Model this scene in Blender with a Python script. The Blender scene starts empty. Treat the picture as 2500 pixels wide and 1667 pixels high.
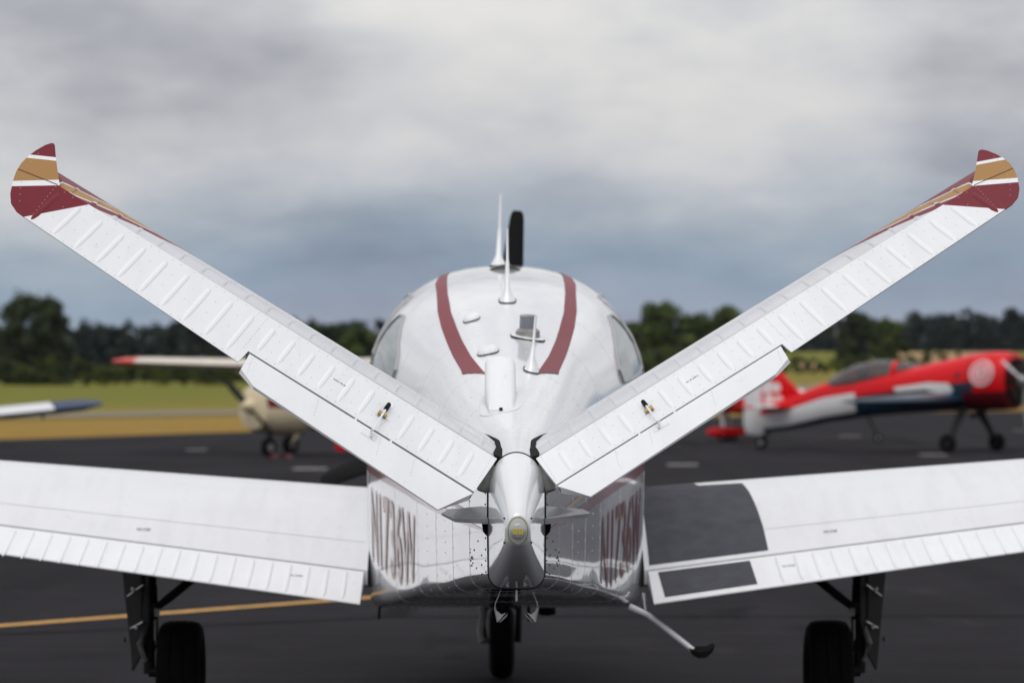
import bpy, bmesh, math, random
from mathutils import Vector, Matrix
random.seed(7)
sc = bpy.context.scene
C = sc.collection

# ------------------------------------------------------------------ camera
cam_d = bpy.data.cameras.new('camera')
cam = bpy.data.objects.new('camera', cam_d); C.objects.link(cam)
cam.location = (0, 0, 1.51); cam.rotation_euler = (math.radians(90), 0, 0)
cam_d.sensor_width = 36.0; cam_d.lens = 108.0
cam_d.shift_y = 0.0446
cam_d.clip_start = 0.1; cam_d.clip_end = 12000
cam_d.dof.use_dof = True; cam_d.dof.focus_distance = 9.32; cam_d.dof.aperture_fstop = 4.2
sc.camera = cam

# ------------------------------------------------------------------ sky
SUN_EL, SUN_AZ = math.radians(62), math.radians(200)     # high sun behind thick cloud, over the camera's shoulder
world = bpy.data.worlds.new('World'); sc.world = world; world.use_nodes = True
nt = world.node_tree; nt.nodes.clear()
def N(t, kind, **kw):
    n = t.nodes.new(kind)
    for k, v in kw.items():
        if k in n.inputs.keys() if isinstance(k, str) else False: n.inputs[k].default_value = v
        else: setattr(n, k, v)
    return n
def math_node(t, op, a, b=None):
    n = t.nodes.new('ShaderNodeMath'); n.operation = op
    for i, v in enumerate((a, b)):
        if v is None: continue
        if isinstance(v, (int, float)): n.inputs[i].default_value = v
        else: t.links.new(v, n.inputs[i])
    return n.outputs[0]
def ramp(t, fac, stops, interp='LINEAR'):
    n = t.nodes.new('ShaderNodeValToRGB'); n.color_ramp.interpolation = interp
    e = n.color_ramp.elements
    while len(e) > 1: e.remove(e[-1])
    e[0].position = stops[0][0]; e[0].color = (*stops[0][1], 1)
    for p, c in stops[1:]:
        q = e.new(p); q.color = (*c, 1)
    t.links.new(fac, n.inputs[0]); return n.outputs[0]
def mixc(t, fac, a, b, mode='MIX'):
    n = t.nodes.new('ShaderNodeMix'); n.data_type = 'RGBA'; n.blend_type = mode
    for sock, v in ((n.inputs[0], fac), (n.inputs[6], a), (n.inputs[7], b)):
        if isinstance(v, (int, float)): sock.default_value = v
        elif isinstance(v, tuple): sock.default_value = (*v, 1)
        else: t.links.new(v, sock)
    return n.outputs[2]
tc = nt.nodes.new('ShaderNodeTexCoord')
sep = nt.nodes.new('ShaderNodeSeparateXYZ'); nt.links.new(tc.outputs['Generated'], sep.inputs[0])
def dirnoise(sx, sz, scale, detail, off):
    m = nt.nodes.new('ShaderNodeMapping'); m.inputs['Scale'].default_value = (sx, sx, sz); m.inputs['Location'].default_value = off
    nt.links.new(tc.outputs['Generated'], m.inputs[0])
    n = nt.nodes.new('ShaderNodeTexNoise'); n.inputs['Scale'].default_value = scale; n.inputs['Detail'].default_value = detail
    n.inputs['Roughness'].default_value = .55
    nt.links.new(m.outputs[0], n.inputs['Vector']); return n.outputs['Fac']
n1 = dirnoise(1, 3.2, 5.5, 5, (3.1, 0.4, 1.7))
n2 = dirnoise(1, 3.0, 13, 6, (0.7, 5.2, 0.3))
el = math_node(nt, 'ADD', sep.outputs['Z'], math_node(nt, 'MULTIPLY', math_node(nt, 'SUBTRACT', n1, .5), .075))
el = math_node(nt, 'ADD', el, math_node(nt, 'MULTIPLY', math_node(nt, 'SUBTRACT', n2, .5), .028))
CLOUD = [(0.0, (.39, .42, .51)), (.018, (.34, .40, .50)), (.036, (.265, .355, .46)), (.052, (.38, .44, .51)), (.068, (.55, .57, .61)),
         (.09, (.62, .62, .635)), (.13, (.68, .68, .685)), (.3, (.80, .80, .81)), (1.0, (.92, .925, .94))]
cloud = ramp(nt, el, CLOUD)
n3 = dirnoise(1, 2.3, 17, 8, (2.2, 1.9, 4.4))
n4 = dirnoise(1, 2.0, 42, 6, (7.2, 3.9, 1.4))
def lobe(d, width, amount):          # one broad lit or shaded cloud bank
    v = nt.nodes.new('ShaderNodeVectorMath'); v.operation = 'DOT_PRODUCT'; v.inputs[1].default_value = Vector(d).normalized()
    nt.links.new(tc.outputs['Generated'], v.inputs[0])
    r = nt.nodes.new('ShaderNodeMapRange'); r.interpolation_type = 'SMOOTHSTEP'; r.inputs['From Min'].default_value = math.cos(width); r.inputs['From Max'].default_value = 1.0
    r.inputs['To Min'].default_value = 0; r.inputs['To Max'].default_value = amount
    nt.links.new(v.outputs['Value'], r.inputs['Value']); return r.outputs[0]
shade = math_node(nt, 'ADD', math_node(nt, 'MULTIPLY', n1, .72), math_node(nt, 'MULTIPLY', n3, .40))
shade = math_node(nt, 'ADD', shade, math_node(nt, 'MULTIPLY', math_node(nt, 'SUBTRACT', n4, .5), .16))
for d, w_, am in (((-.125, 1, .118), .085, -.13), ((.0, 1, .108), .085, .06), ((.17, 1, .115), .07, -.08), ((.09, 1, .085), .06, .10), ((-.6, 1, .3), .3, -.1), ((.7, .8, .4), .35, .1)):
    shade = math_node(nt, 'ADD', shade, lobe(d, w_, am))
tint = ramp(nt, shade, [(.34, (.60, .60, .66)), (.48, (.82, .82, .86)), (.58, (.97, .97, .985)), (.68, (1.12, 1.10, 1.075)), (.80, (1.22, 1.19, 1.15))])
cloud = mixc(nt, 1.0, cloud, tint, 'MULTIPLY')
sky = nt.nodes.new('ShaderNodeTexSky'); sky.sky_type = 'NISHITA'; sky.sun_disc = False
sky.sun_elevation = SUN_EL; sky.sun_rotation = SUN_AZ; sky.air_density = 1.4; sky.dust_density = 3
skyc = mixc(nt, 1.0, sky.outputs[0], (.09, .09, .09), 'MULTIPLY')
col = mixc(nt, .12, cloud, skyc)
bg = nt.nodes.new('ShaderNodeBackground'); bg.inputs['Strength'].default_value = 1.0
nt.links.new(col, bg.inputs['Color'])
wo = nt.nodes.new('ShaderNodeOutputWorld'); nt.links.new(bg.outputs[0], wo.inputs['Surface'])

# ------------------------------------------------------------------ sun behind cloud
sun_d = bpy.data.lights.new('sun', 'SUN'); sun_d.energy = .95; sun_d.angle = math.radians(45); sun_d.color = (1, .97, .93)
sun = bpy.data.objects.new('sun', sun_d); C.objects.link(sun)
sdir = Vector((math.sin(SUN_AZ) * math.cos(SUN_EL), math.cos(SUN_AZ) * math.cos(SUN_EL), math.sin(SUN_EL)))
sun.rotation_euler = (-sdir).to_track_quat('-Z', 'Y').to_euler()

sc.view_settings.view_transform = 'Standard'; sc.view_settings.look = 'None'
sc.view_settings.exposure = 0.1; sc.view_settings.gamma = 1.0; sc.view_settings.use_curve_mapping = False
try:
    sc.cycles.use_denoising = True; sc.cycles.max_bounces = 8; sc.cycles.glossy_bounces = 5
    sc.cycles.caustics_reflective = False; sc.cycles.caustics_refractive = False
except Exception: pass

# ------------------------------------------------------------------ materials
def newmat(name):
    m = bpy.data.materials.new(name); m.use_nodes = True
    return m, m.node_tree, m.node_tree.nodes['Principled BSDF']
def noise(t, scale, detail=4, coord='Object', vec=(1, 1, 1), rough=.55):
    c = t.nodes.new('ShaderNodeTexCoord'); mp = t.nodes.new('ShaderNodeMapping'); mp.inputs['Scale'].default_value = vec
    t.links.new(c.outputs[coord], mp.inputs[0])
    n = t.nodes.new('ShaderNodeTexNoise'); n.inputs['Scale'].default_value = scale; n.inputs['Detail'].default_value = detail
    n.inputs['Roughness'].default_value = rough
    t.links.new(mp.outputs[0], n.inputs['Vector']); return n.outputs['Fac']
def bump(t, b, h, strength, dist):
    n = t.nodes.new('ShaderNodeBump'); n.inputs['Strength'].default_value = strength; n.inputs['Distance'].default_value = dist
    t.links.new(h, n.inputs['Height']); t.links.new(n.outputs[0], b.inputs['Normal'])
    if 'Coat Normal' in b.inputs: t.links.new(n.outputs[0], b.inputs['Coat Normal'])
def simple(name, col, rough=.5, metal=0, coat=0, var=.0, scale=6, spec=.5):
    m, t, b = newmat(name)
    b.inputs['Base Color'].default_value = (*col, 1); b.inputs['Roughness'].default_value = rough
    b.inputs['Metallic'].default_value = metal; b.inputs['Coat Weight'].default_value = coat; b.inputs['Coat Roughness'].default_value = .03
    b.inputs['Specular IOR Level'].default_value = spec
    if var:
        f = noise(t, scale)
        lo = tuple(max(0, c * (1 - var)) for c in col); hi = tuple(min(1, c * (1 + var)) for c in col)
        t.links.new(ramp(t, f, [(.3, lo), (.7, hi)]), b.inputs['Base Color'])
    return m
def paint(name, col, rough=.3, coat=1.0, wav=.0, dirt=.05, wscale=7, spec=.5):
    m, t, b = newmat(name)
    f = noise(t, 3.0, 6, vec=(1, .35, 1))
    lo = tuple(c * (1 - dirt) for c in col)
    t.links.new(ramp(t, f, [(.35, lo), (.62, col)]), b.inputs['Base Color'])
    b.inputs['Roughness'].default_value = rough; b.inputs['Coat Weight'].default_value = coat; b.inputs['Coat Roughness'].default_value = .02
    b.inputs['Specular IOR Level'].default_value = spec
    if wav: bump(t, b, noise(t, wscale, 2, vec=(1, 1, .45)), wav, .02)
    return m
def grimy(name, col, rough, coat, spec, streak):
    """white aircraft paint with faint airflow streaks, smudges and oil-canning"""
    m, t, b = newmat(name)
    f = noise(t, 9, 5, vec=(1.6, .16, .5)); f2 = noise(t, 1.7, 6); f3 = noise(t, 38, 3, vec=(1, .3, 1))
    c = ramp(t, f, [(.30, tuple(k * (1 - streak) for k in col)), (.55, col)])
    c = mixc(t, 1.0, c, ramp(t, f2, [(.33, (.965, .965, .96)), (.58, (1, 1, 1))]), 'MULTIPLY')
    c = mixc(t, 1.0, c, ramp(t, f3, [(.22, (.90, .89, .87)), (.36, (1, 1, 1))]), 'MULTIPLY')
    t.links.new(c, b.inputs['Base Color']); t.links.new(ramp(t, f2, [(.3, (rough * 1.35,) * 3), (.7, (rough * .8,) * 3)]), b.inputs['Roughness'])
    b.inputs['Coat Weight'].default_value = coat; b.inputs['Coat Roughness'].default_value = .04; b.inputs['Specular IOR Level'].default_value = spec
    bump(t, b, noise(t, 5.5, 2, vec=(1, 1, 1)), .10, .02)
    return m
WHITE = (.80, .805, .81)
M = {}
M['white'] = paint('white_gloss_paint', (.80, .81, .825), .2, 1.0, .022, .012)
M['white'].node_tree.nodes['Principled BSDF'].inputs['Coat IOR'].default_value = 1.7
M['side'] = M['white']
M['skin'] = grimy('white_control_skin_paint', (.84, .85, .865), .5, .12, .35, .05)
M['wing'] = grimy('white_wing_paint', (.77, .775, .795), .40, .35, .4, .055)
M['maroon'] = paint('maroon_paint', (.185, .012, .022), .45, .06, .03, .08, spec=.12)
M['gold'] = paint('gold_tan_paint', (.41, .225, .080), .5, .05, .03, .06, spec=.12)
M['roofred'] = paint('faded_maroon_paint', (.22, .030, .040), .45, .05, .03, .1, spec=.12)
M['black'] = simple('black_rubber', (.008, .008, .008), .8, spec=.15)
M['tyre'] = simple('tyre_rubber', (.008, .008, .008), .9, var=.3, scale=30, spec=.12)
M['propblack'] = simple('black_propeller_paint', (.008, .008, .009), .6, spec=.2)
M['seam'] = simple('dark_seam', (.03, .03, .03), .6)
M['olive'] = simple('olive_primer', (.075, .088, .062), .6, var=.2, scale=40)
M['walk'] = simple('black_walkway_grit', (.070, .070, .084), .75, var=.16, scale=11, spec=.12)
M['rivet'] = simple('rivet_grey', (.38, .38, .39), .5)
M['rivetdark'] = simple('rivet_dark', (.05, .05, .05), .5)
M['metal'] = simple('bare_aluminium', (.55, .55, .54), .3, 1)
M['brass'] = simple('brass_bolt', (.5, .36, .14), .35, 1)
M['gear'] = simple('dark_gear_paint', (.018, .017, .017), .6, var=.4, scale=20, spec=.25)
M['geargrey'] = simple('grey_gear_paint', (.30, .29, .28), .5, var=.3, scale=20)
M['glass'] = simple('tinted_window', (.03, .085, .09), .04, 0, .45)
M['lens'] = simple('lens_shell', (.50, .51, .45), .1, 0, .8, spec=.5)
M['led'] = simple('yellow_led', (.75, .62, .03), .3)
M['beacon'] = simple('smoky_beacon_lens', (.16, .17, .20), .06, 0, 1.0)
M['print'] = simple('black_print', (.02, .02, .025), .6)
M['greyprint'] = simple('faded_grey_print', (.16, .17, .20), .6)
M['cream'] = paint('cream_paint', (.82, .70, .47), .45, .1, 0, .1, spec=.2)
M['orange'] = paint('red_orange_paint', (.74, .06, .03), .4, .2, 0, .1, spec=.3)
M['red'] = paint('bright_red_paint', (.70, .003, .008), .4, .10, 0, .06, spec=.2)
M['darkred'] = paint('dark_red_paint_and_shade', (.12, .006, .010), .4, .15, 0, .06, spec=.3)
M['bwhite'] = paint('clean_white_paint', (.78, .78, .78), .35, .7, 0, .05)
M['blue'] = paint('deep_blue_paint', (.020, .042, .11), .5, .04, 0, .06, spec=.12)
M['teal'] = paint('dark_teal_paint_and_shade', (.006, .03, .055), .4, .2, 0, .06, spec=.3)
M['canopy'] = simple('smoked_canopy', (.42, .42, .43), .02, 0, .7)
_b = M['canopy'].node_tree.nodes['Principled BSDF']; _b.inputs['Transmission Weight'].default_value = .85; _b.inputs['IOR'].default_value = 1.03
M['cover'] = simple('canvas_cover', (.45, .43, .38), .85, var=.1, scale=8)
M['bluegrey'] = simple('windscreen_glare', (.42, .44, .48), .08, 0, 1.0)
M['strake'] = simple('grey_strake_paint', (.46, .46, .46), .35, 0, .4, var=.15, scale=30)
M['regmaroon'] = paint('glossy_maroon_lettering', (.21, .032, .044), .3, .75, .035, .05, spec=.4)
M['reggold'] = paint('glossy_gold_lettering', (.40, .24, .09), .35, .45, .035, .05, spec=.3)
M['stab'] = grimy('shade_greyed_stabilizer_paint', (.62, .625, .65), .35, .6, .5, .08)  # white skin greyed: grazing sky reflection and shading put into the colour
M['bulb'] = simple('clear_bulb', (.42, .42, .44), .08, 0, 1.0)
M['wcream'] = paint('pale_cream_paint', (.80, .73, .62), .45, .1, 0, .08, spec=.2)
M['pink'] = paint('pale_red_print', (.72, .20, .22), .45, .1, 0, .05, spec=.2)

# ------------------------------------------------------------------ mesh helpers
def add(name, verts, faces, mat=None, parent=None, smooth=None, mi=None, fix=False, mats=None):
    me = bpy.data.meshes.new(name); me.from_pydata([tuple(v) for v in verts], [], faces)
    for m in (mats or ([mat] if mat else [])): me.materials.append(m)
    if mi: 
        for p, k in zip(me.polygons, mi): p.material_index = k
    if fix:
        bm = bmesh.new(); bm.from_mesh(me); bmesh.ops.remove_doubles(bm, verts=bm.verts, dist=1e-6)
        bmesh.ops.recalc_face_normals(bm, faces=bm.faces); bm.to_mesh(me); bm.free()
    if smooth is not None:
        me.shade_smooth(); me.set_sharp_from_angle(angle=math.radians(smooth))
    o = bpy.data.objects.new(name, me); C.objects.link(o)
    if parent is not None: o.parent = parent
    return o
def inst(name, me, parent, mat4):
    o = bpy.data.objects.new(name, me); C.objects.link(o); o.parent = parent; o.matrix_local = mat4
    return o
def empty(name, loc=(0, 0, 0), rot=(0, 0, 0)):
    o = bpy.data.objects.new(name, None); o.empty_display_size = .2; C.objects.link(o); o.location = loc; o.rotation_euler = rot
    return o
def tag(o, label=None, cat=None, group=None, kind=None):
    for k, v in (('label', label), ('category', cat), ('group', group), ('kind', kind)):
        if v: o[k] = v
    return o
class G:
    """collects geometry of one part"""
    def __init__(s): s.v = []; s.f = []; s.m = []
    def put(s, v, f, m=0):
        b = len(s.v); s.v += [tuple(p) for p in v]; s.f += [tuple(i + b for i in q) for q in f]; s.m += [m] * len(f); return s
    def loft(s, rings, cap=True, closed=True, m=0):
        n = len(rings[0]); v = [p for r in rings for p in r]; f = []
        for i in range(len(rings) - 1):
            for j in range(n if closed else n - 1):
                k = (j + 1) % n; f.append((i * n + j, i * n + k, (i + 1) * n + k, (i + 1) * n + j))
        if cap: f += [tuple(range(n))[::-1], tuple((len(rings) - 1) * n + j for j in range(n))]
        return s.put(v, f, m)
    def tube(s, pts, r, n=10, m=0, cap=True):
        pts = [Vector(p) for p in pts]; rr = r if isinstance(r, (list, tuple)) else [r] * len(pts)
        rings = []; up = Vector((0, 0, 1))
        for i, p in enumerate(pts):
            d = (pts[min(i + 1, len(pts) - 1)] - pts[max(i - 1, 0)]).normalized()
            a = d.cross(up if abs(d.z) < .95 else Vector((1, 0, 0))).normalized(); b = d.cross(a)
            rings.append([p + (a * math.cos(2 * math.pi * k / n) + b * math.sin(2 * math.pi * k / n)) * rr[i] for k in range(n)])
        return s.loft(rings, cap, True, m)
    def box(s, c, d, m=0, rot=None):
        x, y, z = d[0] / 2, d[1] / 2, d[2] / 2
        v = [Vector((a * x, b * y, e * z)) for a in (-1, 1) for b in (-1, 1) for e in (-1, 1)]
        if rot is not None: v = [rot @ p for p in v]
        v = [p + Vector(c) for p in v]
        return s.put(v, [(0, 1, 3, 2), (4, 6, 7, 5), (0, 4, 5, 1), (2, 3, 7, 6), (0, 2, 6, 4), (1, 5, 7, 3)], m)
    def slab(s, a, b, m=0):
        """two matching outlines a, b joined into a closed plate"""
        n = len(a); f = [tuple(range(n)), tuple(range(2 * n - 1, n - 1, -1))]
        f += [(i, (i + 1) % n, n + (i + 1) % n, n + i) for i in range(n)]
        return s.put(list(a) + list(b), f, m)
    def lathe(s, prof, axis='x', n=24, c=(0, 0, 0), m=0):
        rings = []
        for (h, r) in prof:
            ring = []
            for k in range(n):
                a = 2 * math.pi * k / n; p, q = r * math.cos(a), r * math.sin(a)
                ring.append(Vector(c) + Vector({'x': (h, p, q), 'y': (p, h, q), 'z': (p, q, h)}[axis]))
            rings.append(ring)
        return s.loft(rings, True, True, m)
    def build(s, name, mat, parent=None, smooth=35, fix=True):
        mats = mat if isinstance(mat, (list, tuple)) else [mat]
        return add(name, s.v, s.f, parent=parent, smooth=smooth, mi=s.m, fix=fix, mats=mats)
def text_verts(body, width, height, bold=.0):
    cu = bpy.data.curves.new('t', 'FONT'); cu.body = body; cu.resolution_u = 3; cu.offset = bold
    o = bpy.data.objects.new('t', cu); C.objects.link(o)
    dg = bpy.context.evaluated_depsgraph_get(); me = o.evaluated_get(dg).to_mesh()
    v = [(p.co.x, p.co.y) for p in me.vertices]; f = [tuple(p.vertices) for p in me.polygons]
    o.evaluated_get(dg).to_mesh_clear(); bpy.data.objects.remove(o); bpy.data.curves.remove(cu)
    x0, x1 = min(p[0] for p in v), max(p[0] for p in v); y0, y1 = min(p[1] for p in v), max(p[1] for p in v)
    return [((x - x0) / (x1 - x0) * width, (y - y0) / (y1 - y0) * height) for x, y in v], f

# ------------------------------------------------------------------ terrain, apron, taxiway
def lerp_tab(tab, x):
    if x <= tab[0][0]: return tab[0][1]
    for (a, b), (c, d) in zip(tab, tab[1:]):
        if x <= c:
            t = (x - a) / (c - a); t = t * t * (3 - 2 * t) * .5 + t * .5; return b + (d - b) * t
    return tab[-1][1]
LZ = [(0, 0), (250, 0), (380, 1.76), (600, 2.6), (1000, 6), (4000, 12)]
RZ = [(0, 0), (225, 0), (480, 4.0), (700, 9.6), (900, 11), (4000, 14)]
def ter(x, y):
    t = min(max((x / max(y, 60) + .03) / .10, 0), 1); t = t * t * (3 - 2 * t)
    return lerp_tab(LZ, y) * (1 - t) + lerp_tab(RZ, y) * t
m, t, b = newmat('mown_grass')
geo = t.nodes.new('ShaderNodeNewGeometry'); sp = t.nodes.new('ShaderNodeSeparateXYZ'); t.links.new(geo.outputs['Position'], sp.inputs[0])
u = math_node(t, 'SUBTRACT', sp.outputs['Y'], math_node(t, 'MULTIPLY', sp.outputs['X'], 2.6))
nz = noise(t, .06, 5); nf = noise(t, .9, 4)
uu = math_node(t, 'ADD', u, math_node(t, 'MULTIPLY', math_node(t, 'SUBTRACT', nz, .5), 110))
uu = math_node(t, 'MULTIPLY', uu, .001)
gc = ramp(t, uu, [(.12, (.29, .175, .034)), (.18, (.29, .185, .036)), (.27, (.225, .18, .032)), (.38, (.165, .165, .022)), (.80, (.145, .155, .020)), (.95, (.09, .105, .022))])
dark = ramp(t, nf, [(.25, (.72, .74, .7)), (.7, (1.1, 1.08, 1.05))])
t.links.new(mixc(t, 1.0, gc, dark, 'MULTIPLY'), b.inputs['Base Color']); b.inputs['Roughness'].default_value = .95
b.inputs['Specular IOR Level'].default_value = .1
M['grass'] = m
xs = [-6000, -3000, -1500, -700, -400, -260, -180] + list(range(-140, 141, 14)) + [180, 260, 400, 700, 1500, 3000, 6000]
ys = [-400, -100, 0, 60, 100, 140, 180, 210, 225, 240, 255, 270, 290, 320, 350, 380, 420, 460, 500, 550, 600, 650, 700, 760, 830, 900, 1000, 1300, 2000, 4200, 9500]
g = G(); g.put([(x, y, ter(x, y) - .02) for y in ys for x in xs],
               [(j * len(xs) + i, j * len(xs) + i + 1, (j + 1) * len(xs) + i + 1, (j + 1) * len(xs) + i) for j in range(len(ys) - 1) for i in range(len(xs) - 1)])
tag(g.build('ground', M['grass'], None, 60, False), kind='structure', label='grass field with dry edges reaching up to the woods')

m, t, b = newmat('asphalt')
f1 = noise(t, .35, 5, vec=(1, .5, 1)); f2 = noise(t, 160, 3); f3 = noise(t, 2.2, 6, vec=(.4, 1.4, 1))
base = ramp(t, f1, [(.3, (.0190, .0178, .0200)), (.7, (.0290, .0272, .0304))])
base = mixc(t, 1.0, base, ramp(t, f2, [(.3, (.75, .75, .75)), (.7, (1.3, 1.3, 1.3))]), 'MULTIPLY')
base = mixc(t, 1.0, base, ramp(t, f3, [(.3, (.84, .84, .84)), (.72, (1.16, 1.15, 1.16))]), 'MULTIPLY')
vor = t.nodes.new('ShaderNodeTexVoronoi'); vor.feature = 'DISTANCE_TO_EDGE'; vor.inputs['Scale'].default_value = .085
tcn = t.nodes.new('ShaderNodeTexCoord'); t.links.new(tcn.outputs['Object'], vor.inputs['Vector'])
crk = ramp(t, vor.outputs['Distance'], [(.0, (.5, .5, .5)), (.006, (.5, .5, .5)), (.009, (1, 1, 1))])
base = mixc(t, 1.0, base, crk, 'MULTIPLY')
st1 = noise(t, .9, 6, vec=(1, .35, 1), rough=.7)             # oil spots and scrubbed patches
base = mixc(t, 1.0, base, ramp(t, st1, [(.30, (.55, .55, .57)), (.42, (1, 1, 1)), (.58, (1, 1, 1)), (.70, (1.5, 1.47, 1.43))]), 'MULTIPLY')
wv_ = t.nodes.new('ShaderNodeTexWave'); wv_.inputs['Scale'].default_value = .085; wv_.inputs['Distortion'].default_value = 1.2; wv_.inputs['Detail'].default_value = 3
t.links.new(tcn.outputs['Object'], wv_.inputs['Vector'])      # paving lanes
base = mixc(t, 1.0, base, ramp(t, wv_.outputs['Fac'], [(.0, (.86, .86, .87)), (.06, (1, 1, 1)), (.94, (1, 1, 1)), (1, (1.1, 1.1, 1.1))]), 'MULTIPLY')
t.links.new(base, b.inputs['Base Color']); b.inputs['Roughness'].default_value = .88; b.inputs['Specular IOR Level'].default_value = .02
bump(t, b, f2, .35, .004)
M['asphalt'] = m
M['yellowline'] = simple('worn_yellow_paint', (.50, .27, .065), .8, var=.25, scale=9)
M['paleline'] = simple('worn_white_marking', (.34, .32, .30), .85, var=.35, scale=4)
ap = [(-65, -60), (130, -60), (130, 205), (44, 205), (24, 186), (10.3, 156), (-8.6, 106), (-14.75, 88.5), (-65, -20)]
apron = add('apron', [(x, y, 0) for x, y in ap], [tuple(range(len(ap)))], M['asphalt'])
tag(apron, kind='structure', label='dark asphalt parking apron')
def ribbon(name, a, b2, w, mat, parent, z=.004):
    a, b2 = Vector((*a, z)), Vector((*b2, z)); d = (b2 - a).normalized(); nrm = Vector((-d.y, d.x, 0)) * w / 2
    return add(name, [a - nrm, b2 - nrm, b2 + nrm, a + nrm], [(0, 1, 2, 3)], mat, parent)
ribbon('taxi_line', (-12, 9.1), (24, 51.6), .17, M['yellowline'], apron)
for i, (u_, v_, w_) in enumerate([(757, 1144, .62), (1666, 1134, .60), (2278, 1110, .60), (2075, 1064, .7), (1010, 1150, .35), (2500, 1050, .8), (480, 1098, .5)]):
    D_ = 7500 * 1.51 / (v_ - 945); x_ = (u_ - 1250) / 7500 * D_
    ribbon('tie_down_marking', (x_ - w_ / 2, D_), (x_ + w_ / 2, D_), .8, M['paleline'], apron)
g = G(); rows = []
for k in range(40):
    x0 = -75 + k * 4
    rows.append([(x0, 206 + 2.6 * x0, 0), (x0 - 4, 256 + 2.6 * (x0 - 4), 0)])
rows = [[(p[0], p[1], ter(p[0], p[1]) + .03) for p in r] for r in rows]
g.loft(rows, False, False)
M['taxi'] = simple('grey_taxiway', (.19, .155, .085), .9, var=.12, scale=.4)
tag(g.build('taxiway', M['taxi'], None, 60, False), kind='structure', label='grey taxiway strip crossing the grass field')

# ------------------------------------------------------------------ the V-tailed airplane
YAW = .01045
plane = empty('v_tail_airplane', (.014, 9.5, 0), (0, 0, YAW))
tag(plane, 'large white airplane with V-shaped tail seen from directly behind', 'airplane')

FT=[ # local y, half width, z top, z shoulder, z bottom, corner radius, exponent
(0.0,.088,1.307,1.19,.889,.050,2.0),(.5,.142,1.373,1.215,.855,.05,2.05),(1.0,.197,1.447,1.25,.815,.05,2.1),
(1.5,.250,1.531,1.29,.772,.05,2.15),(2.0,.305,1.626,1.33,.733,.05,2.2),(2.5,.365,1.730,1.365,.694,.05,2.25),
(3.0,.455,1.834,1.395,.640,.05,2.3),(3.5,.548,1.929,1.42,.585,.05,2.35),(4.0,.610,2.003,1.43,.545,.05,2.4),
(4.5,.622,2.057,1.43,.535,.05,2.4),(5.0,.622,2.078,1.43,.53,.05,2.4),(5.5,.615,2.05,1.42,.53,.06,2.4),
(6.0,.59,1.86,1.36,.54,.08,2.3),(6.4,.56,1.66,1.34,.58,.10,2.2),(7.0,.50,1.63,1.34,.68,.12,2.2),(7.6,.34,1.59,1.38,1.02,.14,2.1),(7.75,.20,1.54,1.41,1.22,.10,2.0)]
def _slopes(k):
    n=len(FT);d=[(FT[i+1][k]-FT[i][k])/(FT[i+1][0]-FT[i][0]) for i in range(n-1)]
    m=[d[0]]+[0 if d[i-1]*d[i]<=0 else 2*d[i-1]*d[i]/(d[i-1]+d[i]) for i in range(1,n-1)]+[d[-1]]
    return m
_M=[None]+[_slopes(k) for k in range(1,7)]
def fsec(y):
    y=min(max(y,FT[0][0]),FT[-1][0])
    i=0
    while i<len(FT)-2 and y>FT[i+1][0]:i+=1
    h=FT[i+1][0]-FT[i][0];t=(y-FT[i][0])/h
    o=[]
    for k in range(1,7):
        a,b=FT[i][k],FT[i+1][k];m0,m1=_M[k][i]*h,_M[k][i+1]*h
        o.append((2*t**3-3*t*t+1)*a+(t**3-2*t*t+t)*m0+(-2*t**3+3*t*t)*b+(t**3-t*t)*m1)
    return o
def hw(y,z):
    w,zt,zs,zb,r,n=fsec(y)
    if z>=zt or z<=zb:return 0.
    if z>=zs:return w*(1-((z-zs)/(zt-zs))**n)**(1/n)
    f=1-.03*((zs-z)/(zs-zb))**2
    if z>=zb+r:return w*f
    return w*f-r+math.sqrt(max(0,r*r-(zb+r-z)**2))
def topz(x,y):
    w,zt,zs,zb,r,n=fsec(y)
    q=min(abs(x)/w,.999)
    return zs+(zt-zs)*(1-q**n)**(1/n)

def ring_pts(y, sec=None, off=0.0):
    w, zt, zs, zb, r, n = sec or fsec(y)
    h = []
    for k in range(15):
        a = math.pi / 2 * (1 - k / 14); ca, sa = max(math.cos(a), 0), max(math.sin(a), 0)
        h.append(((w + off) * ca ** (2 / n), zs + (zt + off - zs) * sa ** (2 / n)))
    f = lambda z: (1 - .03 * ((zs - z) / (zs - zb)) ** 2)
    for k in range(1, 7):
        z = zs + (zb + r - zs) * k / 6; h.append((w * f(z) + off, z))
    for k in range(1, 7):
        a = math.pi / 2 * k / 6; h.append((w * f(zb + r) - r + (r + off) * math.cos(a), zb + r - (r + off) * math.sin(a)))
    rgt = [(x, y, z) for x, z in h]; lft = [(-x, y, z) for x, z in h[1:]]
    return rgt + [(0, y, zb - off)] + lft[::-1]
ysn = [i * .1 for i in range(0, 61)] + [6.2, 6.4, 6.7, 7.0, 7.3, 7.6, 7.75]
fuselage = G().loft([ring_pts(y) for y in ysn]).build('fuselage', M['white'], plane, 40)

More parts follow.
